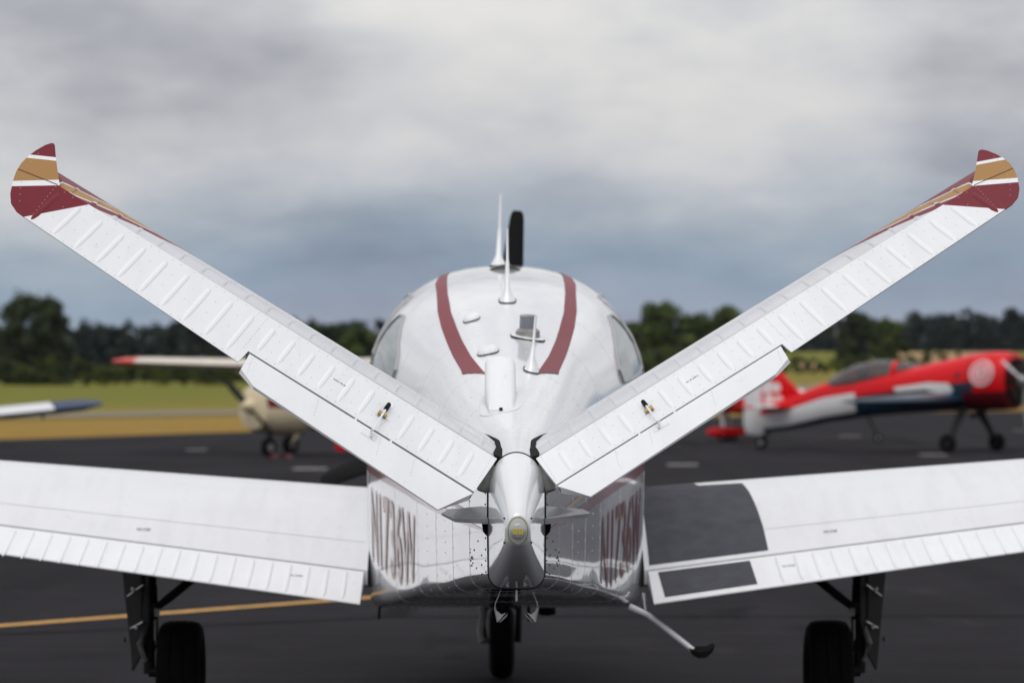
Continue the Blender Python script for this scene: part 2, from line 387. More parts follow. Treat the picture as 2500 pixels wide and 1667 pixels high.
def decal(name, poly, fn, mat, parent, cell=(.05, .05), faces=None):
    """flat print laid on a surface: 2-D outline cut into cells and carried onto the surface by fn"""
    bm = bmesh.new(); vs = [bm.verts.new((p[0], p[1], 0)) for p in poly]
    for f in (faces or [tuple(range(len(poly)))]):
        try: bm.faces.new([vs[i] for i in f])
        except ValueError: pass
    for ax in (0, 1):
        lo, hi = min(p[ax] for p in poly), max(p[ax] for p in poly)
        k = math.ceil(lo / cell[ax] + 1e-6)
        while k * cell[ax] < hi:
            co = [0, 0, 0]; co[ax] = k * cell[ax]; no = [0, 0, 0]; no[ax] = 1
            bmesh.ops.bisect_plane(bm, geom=bm.verts[:] + bm.edges[:] + bm.faces[:], plane_co=co, plane_no=no); k += 1
    for v in bm.verts: v.co = Vector(fn(v.co.x, v.co.y))
    me = bpy.data.meshes.new(name); bm.to_mesh(me); bm.free(); me.materials.append(mat); me.shade_smooth()
    o = bpy.data.objects.new(name, me); C.objects.link(o); o.parent = parent; return o
def side_map(side, off):
    return lambda y, z: (side * (hw(y, z) + off), y, z)
def roof_map(off):
    return lambda x, y: (x, y, topz(x, y) + off)

# maroon bands over the roof
OUT = [(.275, 5.4), (.290, 4.9), (.300, 4.5), (.311, 4.07), (.300, 3.71), (.289, 3.246), (.270, 2.916), (.248, 2.655), (.218, 2.312), (.184, 1.972), (.180, 1.90)]
INN = [(.245, 5.4), (.257, 4.9), (.262, 4.35), (.258, 3.91), (.252, 3.59), (.233, 3.12), (.206, 2.764), (.183, 2.488), (.147, 2.128), (.103, 1.782), (.091, 1.705)]
for side in (-1, 1):
    poly = [(side * x, y) for x, y in OUT] + [(side * x, y) for x, y in INN[::-1]]
    decal('roof_stripe', poly, roof_map(.0025), M['roofred'], fuselage, (.04, .06))
# side stripe, running to a point at the tail
for side in (-1, 1):
    low = [(5.4, 1.20), (4.4, 1.175), (3.7, 1.138), (3.1, 1.105), (2.46, 1.063), (1.9, 1.056), (1.3, 1.052), (.7, 1.054), (.02, 1.060)]
    up = [(.02, 1.064), (.7, 1.072), (1.3, 1.082), (1.9, 1.092), (2.46, 1.108), (3.1, 1.152), (3.7, 1.192), (4.4, 1.24), (5.4, 1.28)]
    decal('side_stripe', low + up, side_map(side, .002), M['regmaroon'], fuselage, (.08, .05))
    low = [(2.2, 1.118), (1.5, 1.112), (.75, 1.095), (.03, 1.078)]
    up = [(.03, 1.084), (.75, 1.108), (1.5, 1.128), (2.2, 1.135)]
    decal('gold_pinstripe', low + up, side_map(side, .002), M['reggold'], fuselage, (.08, .05))
    tv, tf = text_verts('N1736W', 1.20, .315, .012)
    for nm, mt, off, dx, dz in (('registration_shadow', 'reggold', .0015, .010, -.016), ('registration', 'regmaroon', .0032, 0, 0)):
        if side < 0: fn = lambda a, b_: (lambda y: side_map(-1, off)(y, .695 + b_ + dz + .063 * (y - 2.5)))(3.74 - a - dx)
        else: fn = lambda a, b_: (lambda y: side_map(1, off)(y, .695 + b_ + dz + .063 * (y - 2.5)))(2.52 + a + dx)
        decal(nm, tv, fn, M[mt], fuselage, (.06, .06), tf)
# cabin windows
WIN1 = [(3.66, 1.812), (3.40, 1.724), (3.20, 1.64), (3.13, 1.58), (3.16, 1.53), (3.41, 1.545), (3.74, 1.575), (3.84, 1.60), (3.86, 1.70), (3.82, 1.79), (3.76, 1.82)]
WIN2 = [(3.98, 1.59), (4.0, 1.88), (4.10, 1.91), (4.55, 1.935), (4.66, 1.92), (4.72, 1.60), (4.6, 1.57), (4.1, 1.57)]
for side in (-1, 1):
    for W in (WIN1, WIN2):
        w_ = decal('side_window', W, side_map(side, .004), M['glass'], plane, (.06, .05))
        pts = []
        for i in range(len(W)):
            a, b_ = W[i], W[(i + 1) % len(W)]
            for k in range(4): pts.append(side_map(side, .003)(a[0] + (b_[0] - a[0]) * k / 4, a[1] + (b_[1] - a[1]) * k / 4))
        pts.append(pts[0])
        G().tube(pts, .008, 6, cap=False).build('window_rim', M['rivet'], w_)
# skin laps (thin raised edges) and rivet rows
for y in (.56, 1.12, 1.75, 2.47, 3.05, 3.95, 4.85):
    r0, r1 = ring_pts(y - .0022, off=.0009), ring_pts(y + .0022, off=.0009)
    r0a, r1a = ring_pts(y - .0026, off=-.003), ring_pts(y + .0026, off=-.003)
    g = G(); n_ = len(r0); g.loft([r0a, r0, r1, r1a], False)
    g.build('skin_lap', M['white'], fuselage, 60)
bpts = []
def studs(pts, r, h, mat, parent, name='rivets'):
    g = G()
    for p, nrm in pts:
        nrm = Vector(nrm).normalized(); a = nrm.orthogonal().normalized(); b_ = nrm.cross(a); p = Vector(p)
        ring = [p + (a * math.cos(k * math.pi / 3) + b_ * math.sin(k * math.pi / 3)) * r for k in range(6)]
        top = [q + nrm * h - (q - p) * .35 for q in ring]
        g.loft([ring, top], True)
    o = g.build(name, mat, parent, 30, False); o['kind'] = 'stuff'; return o
rv = []
for y in (.54, 1.10, 1.73, 2.45, 3.03, 3.93, 2.1, 1.4):
    R_ = ring_pts(y)
    for i in range(0, len(R_)):
        a, b_ = Vector(R_[i]), Vector(R_[(i + 1) % len(R_)]); L_ = (b_ - a).length
        nn = max(1, int(L_ / .035)) if L_ > .02 else (1 if i % 2 else 0)
        for k in range(nn):
            p = a.lerp(b_, (k + .5) / nn); d = (b_ - a).normalized(); nr = Vector((-d.z, 0, d.x))
            if nr.dot(p - Vector((0, y, 1.2))) < 0: nr = -nr
            rv.append((p, nr))
studs(rv, .0032, .0018, M['white'], fuselage)
rv = []
for side in (-1, 1):
    for (y, z) in [(.30, 1.02), (.42, .985), (.55, .97), (.36, .93), (.36, .90), (.47, .955), (.49, .96), (.51, .955), (.47, .94), (.50, .93), (.53, .945), (.2, .98), (.2, .95), (.2, .92)] + [(.08, .9 + .035 * k) for k in range(9)]:
        rv.append((side_map(side, 0)(y, z), (side, -.1, 0)))
studs(rv, .004, .002, M['rivetdark'], fuselage, 'screws')

# tail cone with its light
TC = [(0.0, (.0885, 1.3075, 1.19, .8885, .05, 2.0)), (-.06, (.080, 1.281, 1.175, .905, .05, 2.0)), (-.14, (.068, 1.243, 1.15, .934, .045, 2.0)), (-.22, (.055, 1.203, 1.125, .968, .04, 2.0)),
      (-.29, (.044, 1.166, 1.105, 1.002, .034, 2.0)), (-.335, (.036, 1.138, 1.09, 1.030, .03, 2.0)), (-.345, (.031, 1.128, 1.085, 1.038, .026, 2.0))]
cone = G().loft([ring_pts(y - .004, s_) for y, s_ in TC]).build('tail_cone', M['white'], plane, 50)
rp = ring_pts(-.001, TC[0][1], .0015); G().tube(rp + [rp[0]], .0024, 6, cap=False).build('seam', M['black'], cone)
light = empty('tail_light', (0, -.35, 1.083)); light.parent = plane
def oval(w, h, y, n=28): return [(w * math.sin(2 * math.pi * k / n), y, h * math.cos(2 * math.pi * k / n)) for k in range(n)]
G().loft([oval(.034, .046, .004), oval(.0345, .0465, -.008), oval(.030, .042, -.012), oval(.029, .041, -.006)]).build('bezel', M['lens'], light)
G().loft([oval(.0295, .0415, -.007), oval(.028, .039, -.012), oval(.02, .028, -.016), oval(.008, .012, -.018)]).build('reflector', M['lens'], light)
G().loft([oval(.023, .023, -.015), oval(.022, .022, -.022), oval(.017, .017, -.025), oval(.006, .006, -.026)]).build('led_module', M['bulb'], light)
ledm = None
for sx in (-1, 1):
    for i in range(3):
        for j in range(4):
            if ledm is None:
                o = G().box((0, 0, 0), (.0036, .002, .0036)).build('led', M['led'], light); ledm = o.data
            else: o = bpy.data.objects.new('led', ledm); C.objects.link(o); o.parent = light
            o.location = (sx * (.004 + i * .0046), -.0262, -.0069 + j * .0046 - .001)
studs([((a * .04, -.333, 1.083 + b_ * .036), (a, -1, 0)) for a in (-1, 1) for b_ in (-1, 1)], .004, .003, M['rivetdark'], cone, 'screws')

# ---- V-tail: stabilizers, ruddervators, trim tabs
H0 = Vector((.057, 0, 1.291)); H1 = Vector((1.404, 0, 2.129)); HS = (H1 - H0).length
def vframe(side, dl):
    h = (H1 - H0).normalized(); h = Vector((side * h.x, 0, h.z)); n = Vector((-side * h.z, 0, abs(h.x))); a = Vector((0, -1, 0))
    c = math.cos(dl) * a - math.sin(dl) * n; nn = math.cos(dl) * n + math.sin(dl) * a
    return Vector((side * H0.x, 0, H0.z)), h, c, nn
def vmap(side, dl):
    o, h, c, nn = vframe(side, dl); return lambda s, t, w=0: o + h * s + c * t + nn * w
def vmat(side, dl, s, t, w=0):
    o, h, c, nn = vframe(side, dl); p = o + h * s + c * t + nn * w; X = h * side; Y = -c
    m4 = Matrix.Identity(4)
    for i, col_ in enumerate((X, Y, nn)):
        for j in range(3): m4[j][i] = col_[j]
    for j in range(3): m4[j][3] = p[j]
    return m4
def banded(name, g, lines, order, fn, mats, parent, smooth):
    """cut a part along paint lines in its own (span, chord) plane, colour the pieces, then carry it to its place"""
    bm = bmesh.new(); vs = [bm.verts.new(v) for v in g.v]
    for f in g.f:
        try: bm.faces.new([vs[i] for i in f])
        except ValueError: pass
    bmesh.ops.remove_doubles(bm, verts=bm.verts, dist=1e-6)
    for (a, b_) in lines:
        d = Vector((b_[0] - a[0], b_[1] - a[1], 0)); no = Vector((d.y, -d.x, 0))
        if no.x < 0: no = -no
        bmesh.ops.bisect_plane(bm, geom=bm.verts[:] + bm.edges[:] + bm.faces[:], plane_co=(a[0], a[1], 0), plane_no=no)
    bmesh.ops.recalc_face_normals(bm, faces=bm.faces)
    for f in bm.faces:
        c = f.calc_center_median(); k = 0
        for (a, b_) in lines:
            d = Vector((b_[0] - a[0], b_[1] - a[1], 0)); no = Vector((d.y, -d.x, 0))
            if no.x < 0: no = -no
            if no.dot(Vector((c.x - a[0], c.y - a[1], 0))) > 0: k += 1
        f.material_index = order[k]
    for v in bm.verts: v.co = fn(v.co.x, v.co.y, v.co.z)
    bmesh.ops.recalc_face_normals(bm, faces=bm.faces)
    me = bpy.data.meshes.new(name); bm.to_mesh(me); bm.free()
    for m_ in mats: me.materials.append(m_)
    me.shade_smooth(); me.set_sharp_from_angle(angle=math.radians(smooth))
    o = bpy.data.objects.new(name, me); C.objects.link(o); o.parent = parent; return o
RUD = [(0.002, .006), (1.586, .006), (1.594, 0), (1.630, -.066), (1.668, -.138), (1.700, -.203), (1.707, -.210), (1.714, -.203), (1.722, -.17), (1.729, -.11), (1.7315, -.05), (1.729, .012), (1.720, .072),
       (1.705, .131), (1.680, .208), (1.656, .256), (1.627, .281), (1.597, .2845), (.818, .345), (.814, .256), (.012, .256)]
def rth(t, s=0):
    te = .345 - .0775 * (s - .818) if s > .816 else .345
    k = 1 if s < 1.6 else max(0, 1 - (s - 1.6) / .11)          # thin rounded tip
    return .004 + .046 * max(1 - t / te, 0) * k if t > 0 else (.050 + t * .19) * k + .006
TABP = [(.806, .268), (.797, .373), (.735, .421), (.078, .463), (.012, .270)]
BANDS = [((1.597, .284), (1.479, -.011)), ((1.697, .169), (1.596, .004)), ((1.706, .136), (1.609, -.026)), ((1.726, -.043), (1.658, -.123)), ((1.726, -.072), (1.666, -.143))]
BEADS = [(1.576 - .0785 * k, .045, .278 + .0051 * k) for k in range(10)] + [(.793 - .0718 * k, .050, .228) for k in range(11)]
def bead_mesh(name, L_, w, h, prof=None):
    """half-round pressed rib: length along -Y (aft) from 0 to L_, tapered ends"""
    g = G(); rings = []
    for q, sc_ in ((0, .05), (.04, .55), (.11, .95), (.5, 1), (.82, .92), (.94, .55), (1, .05)):
        y = -q * L_; zz = prof(-y) if prof else 0
        rings.append([(w / 2 * sc_ * math.cos(math.pi * k / 6), y, zz - .0005 + h * sc_ * math.sin(math.pi * k / 6)) for k in range(7)])
    g.loft(rings, False, False); return g
def stab_half(q):
    return lerp_tab([(0, .028), (.2, .050), (.45, .066), (.7, .060), (.9, .036), (1, .002)], q)
def stab_chord(s): return .80 - .18 * max(s, 0)
DL = {-1: math.radians(28), 1: math.radians(21.7)}
bead_long = {}; sbead = None
for side in (-1, 1):
    # fixed stabilizer
    g = G(); rings = []
    qs = [0, .03, .1, .2, .3, .4, .5, .6, .7, .8, .88, .94, .98, 1]
    for s_ in (-.06, .2, .6, 1.0, 1.3, 1.5, 1.565, 1.582):
        ct = stab_chord(s_); k_ = (1 - .15 * s_ / 1.6) * (.6 if s_ > 1.58 else 1); sh = .48 if s_ > 1.55 else .3 if s_ > 1.45 else 0
        top = [(s_ + sh * min(q * ct, .22), -.004 - q * ct, -.028 + stab_half(q) * k_) for q in qs]; bot = [(s_ + sh * min(q * ct, .22), -.004 - q * ct, -.028 - stab_half(q) * k_) for q in qs[::-1]]
        rings.append(top + bot)
    g.loft(rings)
    U = lambda u0: ((u0, 0), (u0 - 1.13 * .3, -.3))
    stab = banded('stabilizer', g, [U(1.475), U(1.55), U(1.572), U(1.69), U(1.712)], [0, 1, 0, 2, 0, 1], vmap(side, 0), [M['stab'], M['maroon'], M['gold']], plane, 40)
    stab['label'] = 'left stabilizer' if side < 0 else 'right stabilizer'
    for k in range(20):          # pressed ribs of the fixed surface
        s_ = .07 + .0785 * k; ct = stab_chord(s_); k_ = 1 - .15 * s_ / 1.6; g = G(); rr = []
        for q, wd, hh in ((.004, .034, .0015), (.02, .030, .004), (.06, .022, .0055), (.14, .016, .006), (.24, .016, .0055), (.31, .022, .004), (.345, .030, .0008)):
            w0 = -.028 + stab_half(q) * k_; t0 = -.004 - q * ct
            rr.append([(s_ + wd / 2 * math.cos(math.pi * a / 6), t0, w0 - .001 + hh * .75 * math.sin(math.pi * a / 6)) for a in range(7)])
        banded('bead', g.loft(rr, False, False), [U(1.475), U(1.55), U(1.572), U(1.69), U(1.712)], [0, 1, 0, 2, 0, 1], vmap(side, 0), [M['stab'], M['maroon'], M['gold']], stab, 60)
    # hinge-side and front frames of the pressed bays
    for q0, q1 in ((.004, .03), (.335, .36)):
        g = G(); rr = []
        for k in range(30):
            s_ = .03 + k * (1.05 / 29); ct = stab_chord(s_); k_ = 1 - .15 * s_ / 1.6
            rr.append([vmap(side, 0)(s_, -.004 - q * ct, -.028 + stab_half(q) * k_ + o_) for q, o_ in ((q0, -.0005), (q0 + .005, .0022), (q1 - .005, .0022), (q1, -.0005))])
        g.loft(rr, False, False).build('bay_frame', M['stab'], stab, 50)
    # raised lap along the stabilizer spar
    # ruddervator
    dl = DL[side]; fn = vmap(side, dl)
    g = G(); g.slab([(s_, t_, 0) for s_, t_ in RUD], [(s_ - (0.004 if s_ > 1.6 else 0), t_ - (.004 if t_ > .25 else 0), -rth(t_, s_)) for s_, t_ in RUD])
    rud = banded('ruddervator', g, BANDS, [0, 1, 0, 2, 0, 1], fn, [M['skin'], M['maroon'], M['gold']], plane, 25)
    rud['label'] = 'left ruddervator drooped with maroon and gold tip' if side < 0 else 'right ruddervator drooped with maroon and gold tip'
    for i, (s_, t0, t1) in enumerate(BEADS):
        key = round(t1 - t0, 3)
        mt = M['maroon'] if i == 0 else M['skin']
        if i == 0:
            bead_mesh('bead', key, .018, .0034).build('bead', M['maroon'], rud, 60).matrix_local = vmat(side, dl, s_, t0)
            continue
        if key not in bead_long:
            o = bead_mesh('bead', key, .018, .0034).build('bead', M['skin'], rud, 70); bead_long[key] = o.data; o.matrix_local = vmat(side, dl, s_, t0)
        else: inst('bead', bead_long[key], rud, vmat(side, dl, s_, t0))
    rv = []; nn = vframe(side, dl)[3]
    for i in range(len(BEADS) - 1):
        s_ = (BEADS[i][0] + BEADS[i + 1][0]) / 2; te = .345 - .0775 * (s_ - .818) if s_ > .82 else .25
        for t_ in (.022, .105, .19, te - .012): rv.append((fn(s_, t_), nn))
        rv.append((fn(s_ + .03, .022), nn)); rv.append((fn(s_ - .03, te - .012), nn))
    for k in range(11): rv.append((fn(.832, .04 + .021 * k), nn)); rv.append((fn(.018, .02 + .021 * k), nn))
    for k in range(9): rv.append((fn(1.60 - .002 * k, .02 + .027 * k), nn))
    for k in range(10): rv.append((fn(1.716 - .0015 * k * k * .6, -.1 + .035 * k), nn))
    studs(rv, .0020, .0006, M['rivet'], rud)
    ln = [(1.600, .004), (1.722, .052), (1.721, .055), (1.600, .0075)]
    gs = G(); gs.slab([fn(a, b_, .0012) for a, b_ in ln], [fn(a, b_, -.002) for a, b_ in ln]); gs.build('tip_seam', M['seam'], rud, 30)
    # shadowed primer strip in the tab gap, and the trim tab
    gs = G(); gs.slab([fn(s_, t_, -.006) for s_, t_ in ((.011, .250), (.812, .250), (.808, .278), (.012, .278))], [fn(s_, t_, -.016) for s_, t_ in ((.011, .250), (.812, .250), (.808, .278), (.012, .278))])
    gs.build('hinge_strip', M['olive'], rud, 30)
    g = G(); tw = lambda t_: .026 * (1 - (t_ - .268) / .2) + .002
    g.slab([fn(s_, t_, .001) for s_, t_ in TABP], [fn(s_, t_, -tw(t_)) for s_, t_ in TABP])
    tab = g.build('trim_tab', M['skin'], rud, 25)
    rv = []
    for s0 in (.79, .555, .335, .215): rv += [(fn(s0 - .003 * k, .285 + .018 * k, .001), nn) for k in range(6)]
    studs(rv, .0020, .0006, M['rivet'], rud, 'tab_rivets')
    # tab push rod
    sr = .372
    G().tube([fn(sr, .085, .004), fn(sr, .095, .010), fn(sr, .135, .013), fn(sr, .14, .012)], [.003, .007, .007, .004], 10).build('rod_boot', M['black'], rud)
    G().tube([fn(sr, .135, .012), fn(sr - .002, .22, .020), fn(sr - .004, .305, .022)], .0035, 8).build('push_rod', M['white'], rud)
    G().tube([fn(sr - .016, .168, .010), fn(sr + .014, .168, .010)], [.006, .008], 8).build('rod_bolt', M['brass'], rud)
    g = G(); g.slab([fn(sr - .026 + a * .05, .283 + b_ * .036, .003) for a, b_ in ((0, 0), (1, 0), (1, 1), (0, 1))], [fn(sr - .026 + a * .05, .283 + b_ * .036, -.001) for a, b_ in ((0, 0), (1, 0), (1, 1), (0, 1))])
    g.box(fn(sr - .004, .303, .012), (.006, .03, .022)); g.build('rod_bracket', M['white'], rud, 30)
    for s_, t_ in ((.43, .262), (.305, .262)):
        o_, h_, c_, n_ = vframe(side, dl); rot = Matrix((h_ * side, -c_, n_)).transposed()
        G().box(fn(s_, t_, -.003), (.007, .016, .006), rot=rot).build('hinge_knuckle', M['skin'], rud, 30)
    tv, tf = text_verts('NO PUSH', .052, .0085, .01)
    if side < 0: decal('placard', tv, lambda a, b_: fn(.556 - a, .128 - b_, .0008), M['print'], rud, (1, 1), tf)
    else: decal('placard', tv, lambda a, b_: fn(.504 + a, .128 - b_, .0008), M['print'], rud, (1, 1), tf)
    # rubber seal where the stabilizer meets the body
    pts = []; f0 = vmap(side, 0)
    for k in range(14):
        y = -.004 + k * .05; q = min(max(y / .8, 0), 1); wv = -.028 + stab_half(q)
        s_ = 0.0
        while s_ < .5:
            p = f0(s_, -y, wv)
            if abs(p.x) > hw(max(y, 0), p.z) and (p.z < fsec(max(y, 0))[1] or abs(p.x) > .03): break
            s_ += .002
        pts.append(p)
    g = G(); n_ = vframe(side, 0)[3]; h_ = vframe(side, 0)[1]
    ra = [p - h_ * .008 + n_ * .008 for p in pts]; rb = [p + h_ * (.016 + .006 * math.sin(i)) + n_ * .004 for i, p in enumerate(pts)]
    rc = [p + h_ * .012 - n_ * .02 for p in pts]; rd = [p - h_ * .012 - n_ * .02 for p in pts]
    g.loft([[ra[i], rb[i], rc[i], rd[i]] for i in range(len(pts))]); g.build('root_seal', M['black'], plane, 40)
    # ribbed root closure block that fills between the body and the ruddervator root
    g = G(); g.tube([(side * .075, .02, 1.255), (side * .095, .0, 1.225), (side * .105, -.01, 1.19)], [.028, .026, .018], 10); g.build('hinge_fairing', M['geargrey'], plane)
    # small strake on the tail side
    x0, x1, x2 = .088, .232, .19
    top = [(side * x0, .22, 1.136), (side * (x1 - .02), .16, 1.127), (side * x1, .04, 1.119), (side * x2, -.02, 1.104), (side * x0, -.02, 1.104)]
    bot = [(side * x0, .22, 1.116), (side * (x1 - .02), .16, 1.118), (side * x1, .04, 1.113), (side * x2, -.02, 1.094), (side * x0, -.02, 1.088)]
    st_ = G().slab(top, bot).build('strake', M['strake'], plane, 30)
    G().slab([(side * .090, .06, 1.092), (side * .108, .04, 1.092), (side * .106, .0, 1.078), (side * .092, -.005, 1.058)], [(side * .090, .06, 1.080), (side * .106, .04, 1.080), (side * .104, .0, 1.064), (side * .092, -.005, 1.050)]).build('strake_bracket', M['black'], st_)

# tail tie-down shrouds under the tail
for side in (-1, 1):
    a = [(side * .045, .03, .892), (side * .066, .02, .842), (side * .069, .02, .825), (side * .060, .03, .789), (side * .052, .03, .782), (side * .030, .05, .800)]
    b_ = [(x - side * .003, y + .10, z) for x, y, z in a]
    g = G()
    for i in range(len(a) - 1):
        p, q, r, s_ = a[i], a[i + 1], b_[i + 1], b_[i]
        th = Vector((side * .0018, 0, .0008))
        g.slab([p, q, r, s_], [tuple(Vector(v) - th) for v in (p, q, r, s_)])
    pl_ = [(side * .070, .03, .825), (side * .060, .03, .781), (side * .032, .04, .811), (side * .046, .04, .805)]
    g.slab(pl_, [(x, y + .002, z) for x, y, z in pl_])
    g.build('tail_shroud', M['strake'], plane, 20)
G().box((0, .015, .872), (.006, .02, .046)).build('drain_tab', M['white'], plane)

# ---- wing
def wv(a, b_, x): return a + (b_ - a) * (x - .62) / 1.56
def wing_key(x):
    return dict(te=(wv(3.35, 3.60, x), wv(.607, .807, x)), hi=(wv(3.80, 3.98, x), wv(.721, .907, x)), cr=(4.85, wv(1.041, 1.156, x)), le=(wv(5.50, 5.42, x), wv(.86, 1.02, x)))
def wing_z(x, y):
    k = wing_key(x)
    if y <= k['hi'][0]:
        q = (y - k['te'][0]) / (k['hi'][0] - k['te'][0]); return k['te'][1] + (k['hi'][1] - k['te'][1]) * (q + .10 * q * (1 - q))
    if y <= k['cr'][0]:
        q = (k['cr'][0] - y) / (k['cr'][0] - k['hi'][0]); return k['cr'][1] - (k['cr'][1] - k['hi'][1]) * (.62 * q * q + .38 * q ** 1.3)
    q = (y - k['cr'][0]) / (k['le'][0] - k['cr'][0]); return k['cr'][1] - (k['cr'][1] - k['le'][1]) * (1 - math.sqrt(max(0, 1 - q * q)))
def wing_ring(x, y0=None):
    k = wing_key(x); ys_ = [k['hi'][0] + (k['cr'][0] - k['hi'][0]) * i / 14 for i in range(15)] + [k['cr'][0] + (k['le'][0] - k['cr'][0]) * math.sin(math.pi / 2 * i / 8) for i in range(1, 9)]
    top = [(x, y, wing_z(x, y)) for y in ys_]
    th = wv(.30, .26, x)
    bot = []
    for y in ys_[::-1][1:]:
        q = (k['le'][0] - y) / (k['le'][0] - k['hi'][0])
        bot.append((x, y, k['le'][1] - (k['le'][1] - (k['hi'][1] - .062)) * q ** .9 - th * .35 * math.sin(math.pi * min(q * 1.0, 1)) ** .8))
    return top + bot
XS = [.60, .8, 1.1, 1.4, 1.8, 2.2, 2.7, 3.2, 3.8, 4.4, 4.8, 4.95, 5.02]
for side in (-1, 1):
    def sx(r): return [(side * p[0], p[1], p[2]) for p in r]
    rings = []
    for x in XS:
        r = wing_ring(x)
        if x > 4.9:
            k = wing_key(x); cz = sum(p[2] for p in r) / len(r); q = .75 if x < 5 else .3
            r = [(p[0], 4.85 + (p[1] - 4.85) * (.97 if x < 5 else .85), cz + (p[2] - cz) * q) for p in r]
        rings.append(sx(r))
    wing = G().loft(rings).build('wing', M['wing'], plane, 40)
    wing['label'] = 'left wing' if side < 0 else 'right wing with black walkway'
    def flap_geo(xa, xb, n):
        rr = []
        for i in range(n + 1):
            x = xa + (xb - xa) * i / n; k = wing_key(x); yh, yt = k['hi'][0] - .026, k['te'][0]
            top = [(x, yh + (yt - yh) * q, wing_z(x, yh + (yt - yh) * q)) for q in (0, .15, .35, .6, .85, 1)]
            bot = [(p[0], p[1], p[2] - (.055 * (1 - q) + .005)) for p, q in zip(top, (0, .15, .35, .6, .85, 1))][::-1]
            rr.append(sx(top + bot))
        return G().loft(rr)
    fl = flap_geo(.615, 2.62, 12).build('flap', M['skin'], plane, 40)
    flap_geo(2.64, 4.88, 10).build('aileron', M['skin'], plane, 40)
    # pressed ribs of the flap
    fb = None
    for i in range(24):
        x = .69 + i * .0805
        if side > 0 and x < 1.12: continue
        k = wing_key(x); yh, yt = k['hi'][0] - .05, k['te'][0] + .025
        p0 = Vector((side * x, yh, wing_z(x, yh) - .001)); p1 = Vector((side * x, yt, wing_z(x, yt) - .001)); Y = (p0 - p1).normalized()
        Xv = Vector((1, 0, side * .128)); Z = Xv.cross(Y).normalized(); Xv = Y.cross(Z)
        m4 = Matrix.Identity(4)
        for c_, v_ in enumerate((Xv, Y, Z)):
            for j in range(3): m4[j][c_] = v_[j]
        mid = p0 + Z * .003
        for j in range(3): m4[j][3] = mid[j]
        if fb is None:
            o = bead_mesh('bead', (p0 - p1).length, .02, .007).build('bead', M['skin'], fl, 60); fb = o.data; o.matrix_local = m4
        else: inst('bead', fb, fl, m4)
    # spanwise skin lap
    wm = lambda x, y: (side * x, y, wing_z(x, y) + .002)
    decal('skin_lap', [(.62, 4.02), (5.0, 4.41), (5.0, 4.414), (.62, 4.024)], lambda x, y: (side * x, y, wing_z(x, y) + .0012), M['stab'], wing, (.2, .1))
    gp = G(); gp.loft([sx([(x, wing_key(x)['hi'][0] + .002, wing_key(x)['hi'][1] - .006), (x, wing_key(x)['hi'][0] - .034, wing_z(x, wing_key(x)['hi'][0] - .034) - .010), (x, wing_key(x)['hi'][0] - .034, wing_z(x, wing_key(x)['hi'][0] - .034) - .03), (x, wing_key(x)['hi'][0] + .002, wing_key(x)['hi'][1] - .03)]) for x in (.62, 1.2, 2.0, 2.8, 3.8, 4.86)]).build('gap_shade_strip', M['seam'], wing, 30)  # solid dark strip in the flap gap, painting in its shade
    tv, tf = text_verts('NO STEP', .06, .022, .01)
    for (xa, ya) in ((1.62, 4.0), (.93, 3.62)) if side < 0 else ((1.40, 4.0), (1.02 + .16, 3.66)):
        if side < 0: decal('placard', tv, lambda a, b_: (-(xa - a), ya + b_, wing_z(xa - a, ya + b_) + .002), M['greyprint'], wing if ya > 3.9 else fl, (1, 1), tf)
        else: decal('placard', tv, lambda a, b_: (xa + a, ya + b_, wing_z(xa + a, ya + b_) + .002), M['greyprint'], wing if ya > 3.9 else fl, (1, 1), tf)
    if side > 0:
        P_ = [(.622, 3.83), (1.145, 3.89), (1.14, 4.1), (1.13, 4.3), (1.115, 4.55), (1.10, 4.72), (.90, 4.74), (.88, 4.86), (.622, 4.86)]
        decal('walkway', P_, wm, M['walk'], wing, (.08, .05))
        decal('walkway', [(.665, 3.41), (1.06, 3.475), (1.055, 3.79), (.655, 3.745)], wm, M['walk'], fl, (.08, .05))
    # wing root shadow gap filler
    # ---- main gear
    gx = side * 1.46; gy = 4.36
    gear = empty('main_gear', (gx, gy, 0)); gear.parent = plane
    prof = [(-.055, .075), (-.085, .12), (-.098, .165), (-.094, .20), (-.078, .221), (-.05, .2285), (-.034, .2295), (-.032, .224), (-.026, .224), (-.024, .230), (0, .2305), (.024, .230), (.026, .224), (.032, .224), (.034, .2295), (.05, .2285), (.078, .221), (.094, .20), (.098, .165), (.085, .12), (.055, .075)]
    wheel = G().lathe(prof, 'x', 40, (0, 0, .23)).build('tyre', M['tyre'], gear, 40)
    G().lathe([(-.07, .02), (-.07, .07), (-.05, .085), (.05, .085), (.07, .07), (.07, .02)], 'x', 24, (0, 0, .23)).build('hub', M['geargrey'], gear)
    ox = side * .145
    G().tube([(ox, .02, .22), (ox, .02, .42), (ox * 1.02, .02, .44), (ox * 1.05, .02, .95)], [.026, .026, .036, .040], 14).build('strut', M['gear'], gear)
    G().tube([(side * .05, 0, .23), (ox, 0, .23)], .025, 12).build('axle', M['gear'], gear)
    G().tube([(ox * .8, -.01, .515), (side * .05, .03, .565), (-side * .04, .07, .64), (-side * .22, .15, .79)], [.016, .020, .020, .020], 10).build('drag_brace', M['gear'], gear)
    G().box((ox * .84, -.02, .515), (.05, .05, .05)).build('brace_fitting', M['gear'], gear)
    G().box((ox * .72, -.04, .50), (.02, .03, .035)).box((ox * .76, -.035, .42), (.014, .02, .09)).build('brake_line_clamp', M['geargrey'], gear)
    G().tube([(ox * .74, -.045, .62), (ox * .70, -.05, .48), (ox * .72, -.05, .36), (ox * .9, -.03, .27)], .005, 6).build('brake_line', M['black'], gear)
    G().tube([(ox * 1.12, .0, .43), (ox * 1.25, -.06, .36), (ox * 1.1, -.01, .28)], .012, 8).build('torque_link', M['geargrey'], gear)
